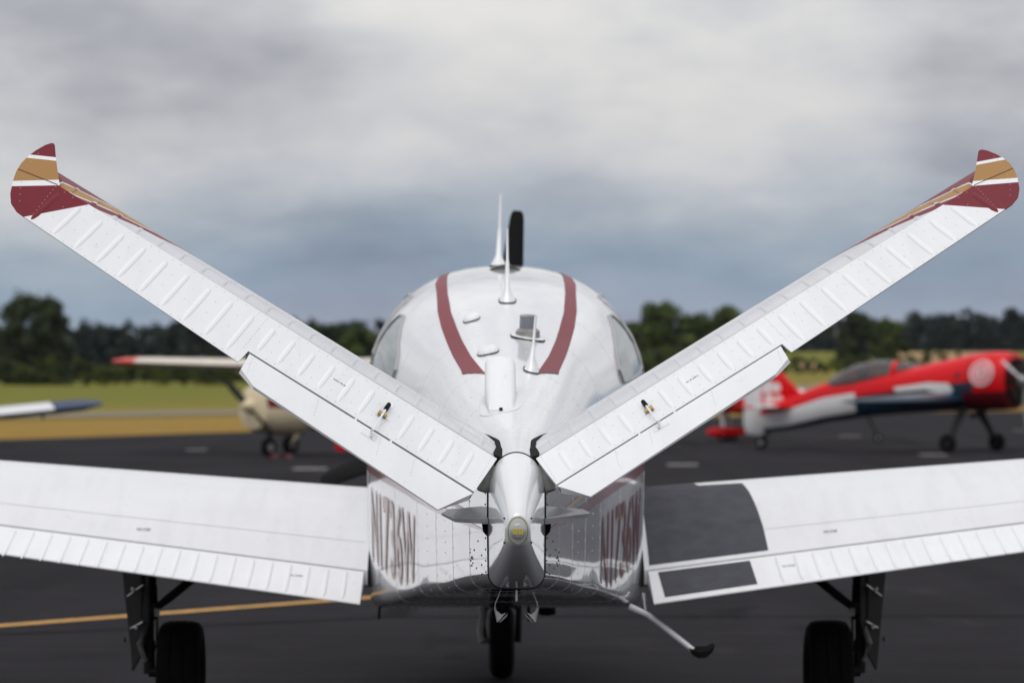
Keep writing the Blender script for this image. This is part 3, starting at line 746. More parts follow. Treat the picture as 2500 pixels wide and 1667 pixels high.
    ax = side * .285; bx = side * .135
    top_ = [(ax, .20, .74), (bx, -.06, .72), (bx, -.06, .46), (side * .175, -.02, .30), (side * .225, .10, .225), (side * .24, .20, .30), (ax * .97, .22, .6)]
    door = G().slab(top_, [(x + side * .008, y + .006, z) for x, y, z in top_]).build('gear_door', M['gear'], gear, 20)
    for (z0, z1, xa, xb) in ((.56, .62, .25, .165), (.415, .455, .235, .165)):
        G().tube([(side * xa, .10, z0), (side * (xa * .6 + xb * .4), .03, z0 * .6 + z1 * .4), (side * xb, -.04, z1)], .006, 6).build('door_link', M['metal'], door)
    studs([((side * .262, .10, .365), (side, -.5, 0)), ((side * .215, .0, .60), (0, -1, 0)), ((side * .20, -.02, .43), (0, -1, 0))], .012, .012, M['metal'], door, 'door_bolts')

# ---- nose gear and belly fittings
ng = empty('nose_gear', (0, 6.49, 0)); ng.parent = plane
G().lathe([(-.035, .06), (-.058, .09), (-.066, .125), (-.062, .155), (-.048, .176), (-.02, .184), (0, .185), (.02, .184), (.048, .176), (.062, .155), (.066, .125), (.058, .09), (.035, .06)], 'x', 36, (0, 0, .185)).build('tyre', M['tyre'], ng, 40)
G().tube([(0, .02, .36), (0, .0, .62)], .03, 12).tube([(-.085, 0, .185), (-.09, 0, .36), (0, .02, .40)], .018, 8).tube([(.085, 0, .185), (.09, 0, .36), (0, .02, .40)], .018, 8).build('fork', M['gear'], ng)
G().tube([(-.04, -.12, .20), (-.105, -.14, .205), (-.112, -.14, .26), (-.10, -.13, .33), (-.11, -.12, .40), (-.09, -.1, .45)], [.012, .02, .018, .012, .018, .014], 8).build('torque_link', M['geargrey'], ng)
G().tube([(.11, 4.6, .56), (.11, 4.57, .44)], [.012, .005], 8).build('belly_antenna', M['gear'], plane)
G().tube([(.20, 4.9, .56), (.20, 4.86, .455)], .042, 14).build('exhaust_stack', M['gear'], plane)
G().tube([(-.55, 3.9, .56), (-.553, 3.9, .50)], .006, 6).build('drain_tube', M['gear'], plane)

# ---- boarding step
st = G(); st.tube([(.52, 3.52, .578), (.60, 3.50, .545), (.72, 3.42, .455), (.785, 3.38, .405)], [.018, .014, .013, .012], 10)
step = st.build('boarding_step', M['white'], plane)
G().slab([(.765, 3.30, .415), (.80, 3.28, .408), (.84, 3.28, .412), (.868, 3.30, .432), (.868, 3.44, .434), (.84, 3.46, .416), (.80, 3.46, .412), (.765, 3.44, .419)],
         [(.775, 3.30, .392), (.80, 3.28, .382), (.83, 3.28, .386), (.855, 3.30, .405), (.855, 3.44, .405), (.83, 3.46, .388), (.80, 3.46, .386), (.775, 3.44, .394)]).build('step_pad', M['black'], step, 40)
G().tube([(.585, 3.60, .63), (.592, 3.55, .56)], .008, 8).build('step_hinge', M['metal'], step)

# ---- things on the roof
def at(x, y, o=0): return Vector((x, y, topz(x, y) + o))
def rsec(cx, cy, z, w, l, n=14, sq=2.6):
    return [(cx + w * math.copysign(abs(math.cos(2 * math.pi * k / n)) ** (2 / sq), math.cos(2 * math.pi * k / n)), cy + l * math.copysign(abs(math.sin(2 * math.pi * k / n)) ** (2 / sq), math.sin(2 * math.pi * k / n)), z) for k in range(n)]
def conform(r, o):       # lay a ring on the roof
    return [(p[0], p[1], topz(p[0], p[1]) + o) for p in r]
def gasket(cx, cy, w, l, parent):
    G().loft([conform(rsec(cx, cy, 0, w, l), -.004), conform(rsec(cx, cy, 0, w, l), .004), conform(rsec(cx, cy, 0, w * .9, l * .9), .006)]).build('gasket', M['black'], parent)
# air scoop
sc_p = G(); rings = []
for q in (0, .12, .3, .5, .7, .88, 1.0):
    y = .93 + q * .40; w_ = .040 + .014 * min(1, q * 2.2); hgt = .002 + .135 * (q ** 1.15); x0 = -.042; zb_ = topz(x0, y) - .01; zt_ = topz(x0, y) + hgt * .85
    c_ = .018 * min(1, q * 3) + .002
    rings.append([(x0 - w_, y, zb_), (x0 + w_, y, zb_), (x0 + w_, y, zt_ - c_), (x0 + w_ - c_ * .4, y, zt_ - c_ * .35), (x0 + w_ - c_, y, zt_), (x0, y, zt_ + .004 * q), (x0 - w_ + c_, y, zt_), (x0 - w_ + c_ * .4, y, zt_ - c_ * .35), (x0 - w_, y, zt_ - c_)])
sc_p.loft(rings); scoop = sc_p.build('air_scoop', M['skin'], plane, 50)
G().loft([conform(rsec(-.042, 1.10, 0, .075, .23, 24), -.002), conform(rsec(-.042, 1.10, 0, .075, .23, 24), .003), conform(rsec(-.042, 1.10, 0, .070, .225, 24), .0045)]).build('flange', M['white'], scoop)
G().box(at(-.042, .925, .006), (.012, .012, .008)).build('drain_hole', M['black'], scoop)
# rotating beacon
bx, by = .072, 2.40; bz = topz(bx, by)
bc = G(); bc.loft([conform(rsec(bx, by, 0, .066, .066, 20, 2), -.003), conform(rsec(bx, by, 0, .066, .066, 20, 2), .006), conform(rsec(bx, by, 0, .060, .060, 20, 2), .009)]); beacon = bc.build('beacon', M['white'], plane)
bt = lambda z0, r0: [(bx + r0 * math.cos(2 * math.pi * k / 24), by + r0 * math.sin(2 * math.pi * k / 24), bz + z0 + .10 * r0 * math.sin(2 * math.pi * k / 24)) for k in range(24)]
G().loft([bt(-.01, .047), bt(.022, .047), bt(.030, .040), bt(.034, .034)]).build('housing', M['geargrey'], beacon)
G().loft([bt(.033, .033), bt(.078, .031), bt(.080, .0305)]).build('lens', M['beacon'], beacon)
G().loft([bt(.079, .032), bt(.084, .031), bt(.087, .02)]).build('cap', M['geargrey'], beacon)
gasket(bx, by, .068, .068, beacon)
def whip(name, x, y, h, base, lean, tipr, mid):
    z0 = topz(x, y); g = G()
    g.loft([conform(rsec(x, y, 0, base, base * 1.9), .003), rsec(x, y, z0 + .012, base * .8, base * 1.6), rsec(x + lean * .12, y + .01, z0 + .05, base * .36, base * 1.0), rsec(x + lean * mid, y + .02, z0 + h * mid, tipr * 1.5, tipr * 3.4),
            rsec(x + lean * mid * 1.02, y + .02, z0 + h * mid + .004, tipr * 1.15, tipr * 2.4), rsec(x + lean, y + .03, z0 + h, tipr, tipr * 1.6)])
    o = g.build(name, M['white'], plane, 40); gasket(x, y, base * 1.03, base * 1.95, o); return o
whip('whip_antenna', .076, 1.76, .200, .030, .016, .005, .45)
whip('blade_antenna', 0, 3.16, .30, .036, .0, .0045, .55)
whip('blade_antenna', -.028, 4.75, .335, .040, .012, .006, .5)
for (x, y, w_, l_) in ((-.147, 2.83, .034, .05), (-.083, 2.12, .041, .055)):
    g = G().loft([conform(rsec(x, y, 0, w_, l_, 18, 2.6), .004), conform(rsec(x, y, 0, w_ * .97, l_ * .97, 18, 2.6), .012), conform(rsec(x, y, 0, w_ * .8, l_ * .8, 18, 2.6), .020), conform(rsec(x, y, 0, w_ * .3, l_ * .3, 18, 2.6), .022)])
    o = g.build('gps_antenna', M['skin'], plane, 60); gasket(x, y, w_ * 1.03, l_ * 1.03, o)
# cabin air vent at the top of the roof
g = G(); rr = []
for q in (0, .5, 1):
    y = 4.28 + q * .22; rr.append([(x, y, topz(x, y) - .004 + (.028 * math.cos(x / .075 * math.pi / 2) * (1 - q * .6) if abs(x) < .075 else 0)) for x in [-.075 + .15 * k / 10 for k in range(11)]])
g.loft(rr, False, False); vent = g.build('roof_vent', M['white'], plane, 50, False)
yv = 4.285
G().loft([[(x, yv, topz(x, yv) - .003) for x in [-.07 + .14 * k / 10 for k in range(11)]], [(x, yv + .001, topz(x, yv) + .022 * math.cos(x / .075 * math.pi / 2)) for x in [-.07 + .14 * k / 10 for k in range(11)]]], False, False).build('vent_opening', M['olive'], vent, 50, False)

# ---- propeller
prop = empty('propeller', (0, 7.85, 1.41)); prop.parent = plane
G().lathe([(-.10, .17), (0, .17), (.12, .14), (.24, .08), (.30, .01)], 'y', 24).build('spinner', M['white'], prop)
def blade():
    g = G(); rings = []
    for r_, c_, tw_, th in ((.10, .08, 45, .05), (.25, .13, 36, .035), (.5, .155, 26, .022), (.75, .135, 18, .015), (.95, .10, 14, .011), (1.05, .084, 12, .009), (1.085, .07, 12, .007), (1.1, .045, 12, .004)):
        a = math.radians(tw_); ring = []
        for k in range(12):
            t_ = 2 * math.pi * k / 12; u_, v_ = c_ / 2 * math.cos(t_), th / 2 * math.sin(t_)
            ring.append((u_ * math.cos(a) - v_ * math.sin(a), u_ * math.sin(a) + v_ * math.cos(a), r_))
        rings.append(ring)
    return g.loft(rings)
for ang in (84.8, 203.5, 2.0):
    o = blade().build('blade', M['propblack'], prop, 50)
    o.rotation_euler = (0, math.radians(90 - ang), 0)

# ------------------------------------------------------------------ woods, trees, hedge
def leafmat(name, lo, hi, sc_=.35):
    m, t, b = newmat(name)
    f = noise(t, sc_, 3); f2 = noise(t, 3.0, 2)
    c = ramp(t, f, [(.32, lo), (.68, hi)])
    c = mixc(t, 1.0, c, ramp(t, f2, [(.3, (.7, .7, .7)), (.7, (1.25, 1.25, 1.2))]), 'MULTIPLY')
    t.links.new(c, b.inputs['Base Color']); b.inputs['Roughness'].default_value = .7; b.inputs['Specular IOR Level'].default_value = .2
    return m
M['leaf'] = leafmat('dark_leaves', (.016, .026, .010), (.042, .060, .018))
M['leaf2'] = leafmat('mid_green_leaves', (.026, .045, .010), (.085, .115, .022))
M['hedge'] = leafmat('hedge_leaves', (.022, .034, .006), (.085, .10, .012), .12)
M['farleaf'] = leafmat('haze_tinted_far_leaves', (.010, .018, .017), (.028, .042, .032), .10)  # bluish haze tint put into the leaf colour
M['bark'] = simple('bark', (.05, .04, .03), .9, var=.3, scale=4)
def crown_geo(rng, g, base, H, R, nclump, nleaf, leaf, low=.25):
    """leaf-sized faces in clumps spread through the crown's volume"""
    for _ in range(nclump):
        a = rng.uniform(0, 2 * math.pi); hz = rng.random() ** .8
        prof = math.sin(math.pi * min(max(.12 + .82 * hz, 0), 1)) ** .6
        rr = R * prof * math.sqrt(rng.random()) * rng.uniform(.75, 1.1)
        c = Vector((base[0] + rr * math.cos(a), base[1] + rr * math.sin(a), base[2] + H * (low + (1 - low) * hz) - .08 * H))
        cr = R * rng.uniform(.16, .34)
        for _ in range(nleaf):
            d = Vector((rng.gauss(0, 1), rng.gauss(0, 1), rng.gauss(0, .8))); d = d.normalized() * cr * rng.random() ** .4
            p = c + d; nrm = (d.normalized() + Vector((rng.gauss(0, .5), rng.gauss(0, .5), .5 + rng.gauss(0, .4)))).normalized()
            u_ = nrm.orthogonal().normalized(); u_.rotate(Matrix.Rotation(rng.uniform(0, 6.28), 3, nrm)); v_ = nrm.cross(u_); s_ = leaf * rng.uniform(.6, 1.3)
            g.put([p - u_ * s_, p + v_ * s_ * .55, p + u_ * s_, p - v_ * s_ * .55], [(0, 1, 2, 3)])
def limbs(rng, g, base, H, R, r0):
    b_ = Vector(base); g.tube([b_ - Vector((0, 0, .3)), b_ + Vector((0, 0, H * .2)), b_ + Vector((R * .05, 0, H * .45)), b_ + Vector((0, R * .05, H * .8))], [r0 * 1.25, r0, r0 * .7, r0 * .2], 8)
    for k in range(7):
        a = k * 2.4 + rng.random(); z0 = H * rng.uniform(.25, .6); L_ = R * rng.uniform(.5, .85)
        p = b_ + Vector((0, 0, z0)); g.tube([p, p + Vector((math.cos(a) * L_ * .5, math.sin(a) * L_ * .5, H * .10)), p + Vector((math.cos(a) * L_, math.sin(a) * L_, H * .24))], [r0 * .45, r0 * .3, r0 * .08], 6)
def tree(name, label, u_px, D, H, R, seed, mat, nclump=46, nleaf=60, leaf=.34, group=None, low=.18):
    rng = random.Random(seed); x = (u_px - 1250) / 7500 * D; z = ter(x, D)
    t_ = empty(name, (x, D, z - .1)); tag(t_, label, 'tree', group)
    g = G(); limbs(rng, g, (0, 0, 0), H, R, H * .022); g.build('trunk', M['bark'], t_, 40, False)
    g = G(); crown_geo(rng, g, (0, 0, 0), H, R, nclump, nleaf, leaf, low); o = g.build('crown', mat, t_, None, False); return t_
tree('broadleaf_tree', 'tall dark rounded tree rising above the hedge at far left', 88, 400, 12.2, 5.6, 3, M['leaf'], 90, 80, .42, low=.05)
tree('broadleaf_tree', 'dark tree cut off by the left edge of the picture', -28, 408, 8.6, 3.6, 5, M['leaf'], 44, 60, .4)
tree('broadleaf_tree', 'rounded green tree just right of the white cabin roof', 1610, 470, 11.4, 4.4, 11, M['leaf2'], 60, 70, .42, low=.1)
tree('broadleaf_tree', 'lower green tree between cabin side and right tail surface', 1700, 490, 9.6, 3.6, 12, M['leaf2'], 50, 60, .42, low=.1)
tree('broadleaf_tree', 'green tree behind the middle of the right tail surface', 1775, 465, 10.6, 4.2, 13, M['leaf2'], 54, 60, .42, low=.1)
tree('broadleaf_tree', 'low bushy tree beside the rear edge of the cabin window', 1545, 430, 8.0, 3.2, 14, M['leaf2'], 40, 60, .4, low=.05)
tree('broadleaf_tree', 'dark tree under the right tail surface above the red fin', 2085, 480, 9.8, 3.9, 15, M['leaf'], 54, 66, .42, low=.1)
tree('broadleaf_tree', 'green tree above the smoked canopy of the red airplane', 2170, 500, 8.6, 3.4, 16, M['leaf2'], 50, 60, .42, low=.1)
tree('broadleaf_tree', 'green tree in the gap between left tail surface and cabin', 880, 430, 8.6, 3.6, 17, M['leaf2'], 50, 60, .42, low=.05)
tree('broadleaf_tree', 'dark tree above the inner left tail surface', 800, 455, 10.0, 3.8, 18, M['leaf'], 50, 60, .42, low=.1)
# hedge: one unbroken mass of bushes along the far edge of the grass
rng = random.Random(40); g = G()
for k in range(64):
    u_ = -90 + k * 17 + rng.uniform(-6, 6); D = 384 + rng.uniform(-6, 10); x = (u_ - 1250) / 7500 * D
    crown_geo(rng, g, (x, D, ter(x, D) + .1), rng.uniform(1.9, 3.9), rng.uniform(1.2, 2.0), 9, 30, .26, 0)
for k in range(46):
    u_ = 1480 + k * 24 + rng.uniform(-9, 9); D = 440 + rng.uniform(-8, 16); x = (u_ - 1250) / 7500 * D
    crown_geo(rng, g, (x, D, ter(x, D) + .1), rng.uniform(1.4, 3.4), rng.uniform(1.2, 2.2), 9, 28, .28, 0)
tag(g.build('hedge', M['hedge'], None, None, False), 'band of low green bushes along the far edge of the field', 'hedge', kind='stuff')
# far wood reading as one dark mass
rng = random.Random(41); g = G()
def wood(u0, u1, D, H, n, dj=30):
    for k in range(n):
        u_ = u0 + (u1 - u0) * (k + rng.uniform(-.3, .3)) / n; d = D + rng.uniform(-dj, dj); x = (u_ - 1250) / 7500 * d
        h = H * (rng.uniform(.8, 1.1)); 
        crown_geo(rng, g, (x, d, ter(x, d)), h, h * .40, 22, 34, .6, .02)
wood(-120, 520, 600, 11.6, 26); wood(480, 960, 610, 12.2, 18); wood(-150, 1100, 650, 12.0, 34)
wood(1440, 1800, 640, 9.0, 12); wood(1790, 2600, 800, 9.4, 30); wood(2230, 2620, 770, 11.0, 14); wood(1500, 2620, 850, 9.0, 30)
tag(g.build('distant_wood', M['farleaf'], None, None, False), 'dark far-off wood closing the field behind the trees', 'wood', kind='stuff')
# field patch and hill far to the right
M['straw'] = simple('ripe_field', (.30, .19, .075), .95, var=.2, scale=.05)
def patch(name, label, u0, u1, d0, d1, mat):
    rows = []
    for i in range(9):
        d = d0 + (d1 - d0) * i / 8; rows.append([((u0 + (u1 - u0) * j / 8 - 1250) / 7500 * d, d) for j in range(9)])
    gg = G(); gg.loft([[(x, y, ter(x, y) + .06) for x, y in r] for r in rows], False, False)
    tag(gg.build(name, mat, None, 60, False), label, kind='structure')
patch('ripe_field', 'tan ripe field below the trees on the right', 1940, 2010, 455, 560, M['straw'])
patch('ripe_field', 'tan ripe field in front of the far wood on the right', 2195, 2420, 520, 680, M['straw'])
g = G(); rows = []
for d, hh in ((5600, 0), (6400, .45), (7200, .9), (8000, 1), (9000, .8)):
    rows.append([(x, d, -6 + hh * (165 * math.exp(-((x - 1000) / 620) ** 2) + 70 * math.exp(-((x + 1500) / 900) ** 2) + 9 * math.sin(x * .006) + 6 * math.sin(x * .02 + 1)) + 14 * hh) for x in range(-4000, 4001, 100)])
g.loft(rows, False, False); M['hill'] = simple('wooded_hill', (.035, .050, .030), .95, var=.3, scale=.02)
tag(g.build('hill', M['hill'], None, 60, False), 'low wooded hill on the horizon', kind='structure')

# ------------------------------------------------------------------ the other airplanes on the apron
def ell(y, cz, w, h, n=20, sq=2.3, cx=0):
    o = []
    for k in range(n):
        a = 2 * math.pi * k / n; c, s = math.cos(a), math.sin(a)
        o.append((cx + w * math.copysign(abs(c) ** (2 / sq), c), y, cz + h * math.copysign(abs(s) ** (2 / sq), s)))
    return o
def body(stations, name, mats, parent, sel=None, n=24):
    rings = [ell(y, cz, w, h, n) for y, cz, w, h in stations]; g = G(); g.loft(rings)
    if sel:
        for i, f in enumerate(g.f):
            c = sum((Vector(g.v[k]) for k in f), Vector()) / len(f); g.m[i] = sel(c)
    return g.build(name, mats, parent, 40)
def foil(p, chord, th, span_dir=None):
    """airfoil outline with its leading edge at p, chord running aft (-y)"""
    qs = [0, .02, .08, .2, .35, .55, .8, 1]; T = [0, .35, .7, .95, 1, .8, .4, .03]
    up = [(p[0], p[1] - q * chord, p[2] + th * .55 * t_) for q, t_ in zip(qs, T)]; lo = [(p[0], p[1] - q * chord, p[2] - th * .45 * t_) for q, t_ in zip(qs, T)]
    return up + lo[::-1][0:-1]
def panel(name, secs, mat, parent):
    return G().loft([foil(p, c, th) for p, c, th in secs]).build(name, mat, parent, 40)
def vfin(name, outline, th, mat, parent):
    """upright plate: outline in (y, z)"""
    cy = sum(p[0] for p in outline) / len(outline); cz = sum(p[1] for p in outline) / len(outline)
    mid = [(0, y, z) for y, z in outline]
    a = [(th / 2, cy + (y - cy) * .86, cz + (z - cz) * .86) for y, z in outline]; b_ = [(-th / 2, cy + (y - cy) * .86, cz + (z - cz) * .86) for y, z in outline]
    return G().loft([a, mid, b_]).build(name, mat, parent, 50)
def wheel(parent, x, y, r, w, hubmat='geargrey'):
    o = G().lathe([(-w * .3, r * .4), (-w * .5, r * .6), (-w * .5, r * .82), (-w * .3, r * .98), (0, r), (w * .3, r * .98), (w * .5, r * .82), (w * .5, r * .6), (w * .3, r * .4)], 'x', 24, (x, y, r)).build('wheel', M['tyre'], parent, 50)
    G().lathe([(-w * .4, r * .1), (-w * .4, r * .45), (w * .4, r * .45), (w * .4, r * .1)], 'x', 16, (x, y, r)).build('hub', M[hubmat], o); return o
def prop_at(parent, y, z, R, angs, mat, mats2=None):
    p = empty('propeller', (0, y, z)); p.parent = parent
    for i, a in enumerate(angs):
        g = G(); rings = []
        for r_, c_, tw_ in ((.06, .09, 55), (.35 * R, .16, 35), (.7 * R, .15, 24), (.93 * R, .11, 18), (R, .04, 16)):
            t_ = math.radians(tw_); rings.append([(c_ / 2 * math.cos(k * math.pi / 4) * math.cos(t_) - .012 * math.sin(k * math.pi / 4) * math.sin(t_), c_ / 2 * math.cos(k * math.pi / 4) * math.sin(t_) + .012 * math.sin(k * math.pi / 4) * math.cos(t_), r_) for k in range(8)])
        o = g.loft(rings).build('blade', M[(mats2 or [mat] * 9)[i]], p, 50); o.rotation_euler = (0, math.radians(a), 0)
    return p

# --- cream high-wing airplane, nose turned towards the camera
def place(u_px, D): return ((u_px - 1250) / 7500 * D, D, 0)
hwp = empty('high_wing_airplane', place(775, 68.2), (0, 0, math.radians(180 - 42)))
tag(hwp, 'cream high-wing airplane with maroon stripe and red wing tip behind the left tail', 'airplane')
ST = [(2.02, 1.06, .24, .26), (1.95, 1.06, .46, .46), (1.7, 1.06, .58, .55), (1.1, 1.06, .64, .60), (.75, 1.10, .66, .62), (.45, 1.26, .58, .68), (.0, 1.30, .60, .74), (-.9, 1.28, .56, .72), (-1.6, 1.22, .48, .58), (-2.8, 1.30, .30, .42), (-4.6, 1.34, .12, .20), (-5.0, 1.36, .04, .12)]
fz = body(ST, 'fuselage', [M['cream'], M['maroon'], M['bluegrey']], hwp, lambda c: 2 if (c.z > 1.44 and -1.2 < c.y < .75) else (1 if (1.07 < c.z < 1.30 and -4.6 < c.y < 1.97 and abs(c.x) > .05) else 0), 28)
for s in (-1, 1):
    tipm = [(Vector((s * .3, .62, 1.98)), 1.55, .26), (Vector((s * 2.6, .60, 2.02)), 1.55, .24), (Vector((s * 5.7, .42, 2.10)), 1.25, .20)]
    panel('wing', tipm, M['wcream'], hwp)
    panel('wing_tip', [(Vector((s * 5.702, .42, 2.10)), 1.25, .203), (Vector((s * 6.3, .38, 2.11)), 1.15, .18), (Vector((s * 6.65, .28, 2.12)), .75, .08)], M['orange'], hwp)
    G().tube([(s * .50, .22, .98), (s * 2.5, .18, 1.94)], .045, 8).build('wing_strut', M['cream'], hwp)
    G().tube([(s * .38, -.35, .86), (s * .8, -.38, .60), (s * 1.22, -.40, .26)], [.075, .06, .05], 8).build('gear_leg', M['cream'], hwp)
    wheel(hwp, s * 1.28, -.4, .22, .17)
    panel('tailplane', [(Vector((s * .05, -4.2, 1.42)), .95, .08), (Vector((s * 1.7, -4.45, 1.44)), .62, .05)], M['cream'], hwp)
# maroon fairing on the far main wheel
G().loft([ell(y, .30, w, h, 14, 2) for y, w, h in ((.10, .02, .03), (-.05, .13, .15), (-.35, .17, .20), (-.7, .12, .15), (-1.0, .02, .04))]).build('wheel_fairing', M['darkred'], hwp).location = (-1.28, 0, .06)
vfin('fin', [(-3.9, 1.45), (-4.7, 2.55), (-5.2, 2.6), (-5.15, 1.4)], .10, M['maroon'], hwp)
G().tube([(0, 1.42, .82), (0, 1.46, .36)], .05, 10).build('nose_leg', M['gear'], hwp)
wheel(hwp, 0, 1.48, .20, .16)
prop_at(hwp, 2.1, 1.10, .95, (52, 232), 'propblack'); G().lathe([(2.02, .15), (2.12, .14), (2.30, .02)], 'y', 16, (0, 0, 1.10)).build('spinner', M['cream'], hwp)
bx_ = place(835, 73.5); g = G(); g.box((0, 0, .13), (.30, .22, .26)); g.box((0, 0, .275), (.24, .16, .03)); g.tube([(-.1, 0, .28), (-.1, 0, .36), (.1, 0, .36), (.1, 0, .28)], .015, 6)
bx_o = g.build('tool_box', M['red'], None, 30); bx_o.location = bx_; tag(bx_o, 'small bright red box on the apron under the left tail surface', 'box')
g = G()
for dy in (-.17, .17): g.slab([(-.12, dy - .05, 0), (.12, dy - .05, 0), (.12, dy + .05, 0), (-.12, dy + .05, 0)], [(-.12, dy - .012, .09), (.12, dy - .012, .09), (.12, dy + .012, .09), (-.12, dy + .012, .09)])
g.tube([(.0, -.17, .06), (.08, 0, .02), (.0, .17, .06)], .008, 6)
ck = g.build('wheel_chock', M['darkred'], None, 30); ck.location = place(686, 65.7); ck.rotation_euler = (0, 0, 1.2); tag(ck, 'dark red wheel chock at the nose wheel of the cream airplane', 'wheel chock')

# --- red aerobatic airplane, nose to the right
red = empty('aerobatic_airplane', place(2333, 72.6), (0, 0, math.radians(-90 - 36)))
tag(red, 'bright red aerobatic airplane with smoked canopy and white emblem, facing right', 'airplane')
RS = [(1.62, 1.65, .45, .46), (1.55, 1.65, .62, .66), (1.2, 1.66, .69, .70), (.5, 1.62, .68, .67), (-.3, 1.54, .60, .60), (-1.1, 1.44, .52, .54), (-2.2, 1.32, .43, .50), (-3.4, 1.16, .32, .49), (-4.6, .86, .18, .40), (-5.3, .74, .08, .33), (-5.5, .72, .03, .28)]
def red_at(y):
    for a, b_ in zip(RS, RS[1:]):
        if b_[0] <= y <= a[0]:
            q = (a[0] - y) / (a[0] - b_[0]); return [a[k] + (b_[k] - a[k]) * q for k in (1, 2, 3)]
    return list((RS[0] if y > RS[0][0] else RS[-1])[1:])
def red_side(s, o):
    def f(y, z):
        cz_, w_, h_ = red_at(y); return (s * (w_ * max(1 - abs((z - cz_) / h_) ** 2.3, 0) ** (1 / 2.3) + o), y, z)
    return f
RS2 = [(y, *red_at(y)) for y in [1.62, 1.55] + [1.4 - .3 * k for k in range(23)] + [-5.5]]
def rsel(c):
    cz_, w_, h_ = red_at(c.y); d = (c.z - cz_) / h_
    if c.y > .6 and d < -.42: return 3  # shade under the cowl painted in as a darker red
    if -2.5 < c.y < .75 and d < -.02: return 2  # dark belly paint, also carrying the shadow below the wing
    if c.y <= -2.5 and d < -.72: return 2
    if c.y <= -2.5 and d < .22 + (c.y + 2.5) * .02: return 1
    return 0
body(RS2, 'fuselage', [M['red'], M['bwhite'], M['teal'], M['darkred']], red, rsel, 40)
G().lathe([(1.57, .56), (1.64, .55), (1.60, .20)], 'y', 28, (0, 0, 1.65)).build('cowl_opening', M['black'], red)
for k in range(9):
    a = k * 2 * math.pi / 9; G().tube([(.16 * math.cos(a), 1.63, 1.65 + .16 * math.sin(a)), (.46 * math.cos(a), 1.63, 1.65 + .46 * math.sin(a))], .07, 8).build('cylinder_head', M['gear'], red)
G().lathe([(1.60, .16), (1.78, .14), (1.98, .02)], 'y', 16, (0, 0, 1.65)).build('spinner', M['geargrey'], red)
can = G().loft([ell(y, cz, w, h, 20, 2) for y, cz, w, h in ((-.85, 1.98, .06, .04), (-1.15, 1.93, .26, .16), (-1.6, 1.84, .33, .30), (-2.1, 1.76, .35, .40), (-2.7, 1.66, .34, .38), (-3.2, 1.56, .28, .26), (-3.6, 1.48, .08, .08))]).build('canopy', M['canopy'], red, 50)
G().loft([ell(y, cz, w, h, 20, 2) for y, cz, w, h in ((-1.45, 1.872, .325, .262), (-1.58, 1.848, .338, .302))]).build('canopy_frame', M['red'], can)
G().box((0, -2.5, 1.78), (.34, .14, .40)).box((.02, -1.9, 1.78), (.26, .3, .16)).build('seat', M['cover'], can)
for s in (-1, 1):
    secs = [(Vector((s * .40, .55, 1.22)), 1.70, .30), (Vector((s * 2.2, .35, 1.20)), 1.35, .23), (Vector((s * 4.0, .15, 1.18)), 1.0, .15), (Vector((s * 4.2, .05, 1.18)), .8, .05)]
    wg = G().loft([foil(p, c, th) for p, c, th in secs])
    for i, f in enumerate(wg.f):
        c = sum((Vector(wg.v[k]) for k in f), Vector()) / len(f)
        q = min(max((abs(c.x) - .4) / 3.6, 0), 1); zc = 1.22 - .04 * q; wg.m[i] = 1  # whole wing dark, top included, standing in for its shaded underside
    wo_ = wg.build('wing', [M['red'], M['teal']], red, 40)
    def wtop(x, y):
        q = (abs(x) - .40) / 3.6; le = .55 - .40 * q; ch = 1.70 - .70 * q; k = min(max((le - y) / ch, 0), 1)
        return (x, y, 1.228 - .04 * q + (.30 - .15 * q) * .55 * lerp_tab([(0, 0), (.08, .7), (.2, .95), (.35, 1), (.55, .8), (.8, .4), (1, .03)], k))
    decal('wing_flash', [(s * .9, .22), (s * 2.8, .02), (s * 3.6, -.2), (s * 1.5, -.15), (s * .85, .02)], wtop, M['bwhite'], wo_, (.2, .1))
    panel('tailplane', [(Vector((s * .06, -4.35, 1.04)), .95, .10), (Vector((s * 1.9, -4.7, 1.02)), .62, .06)], M['red'], red)
    panel('tailplane_band', [(Vector((s * .7, -4.465, 1.034)), .84, .092), (Vector((s * 1.5, -4.618, 1.026)), .71, .076)], M['bwhite'], red)
    G().tube([(s * .35, .40, 1.05), (s * .80, .43, .62), (s * 1.17, .45, .24)], [.11, .08, .055], 8).build('gear_leg', M['gear'], red)
    wheel(red, s * 1.24, .45, .21, .17, 'gear')
fin = vfin('fin', [(-4.1, 1.26), (-4.95, 2.06), (-5.15, 2.16), (-5.33, 2.14), (-5.33, 1.0), (-4.3, 1.0)], .10, M['red'], red)
rdr = vfin('rudder', [(-5.35, 2.12), (-5.72, 2.0), (-5.84, 1.3), (-5.88, .6), (-5.80, .36), (-5.4, .32), (-5.15, .45), (-5.2, .95), (-5.35, 1.2)], .11, M['bwhite'], red)
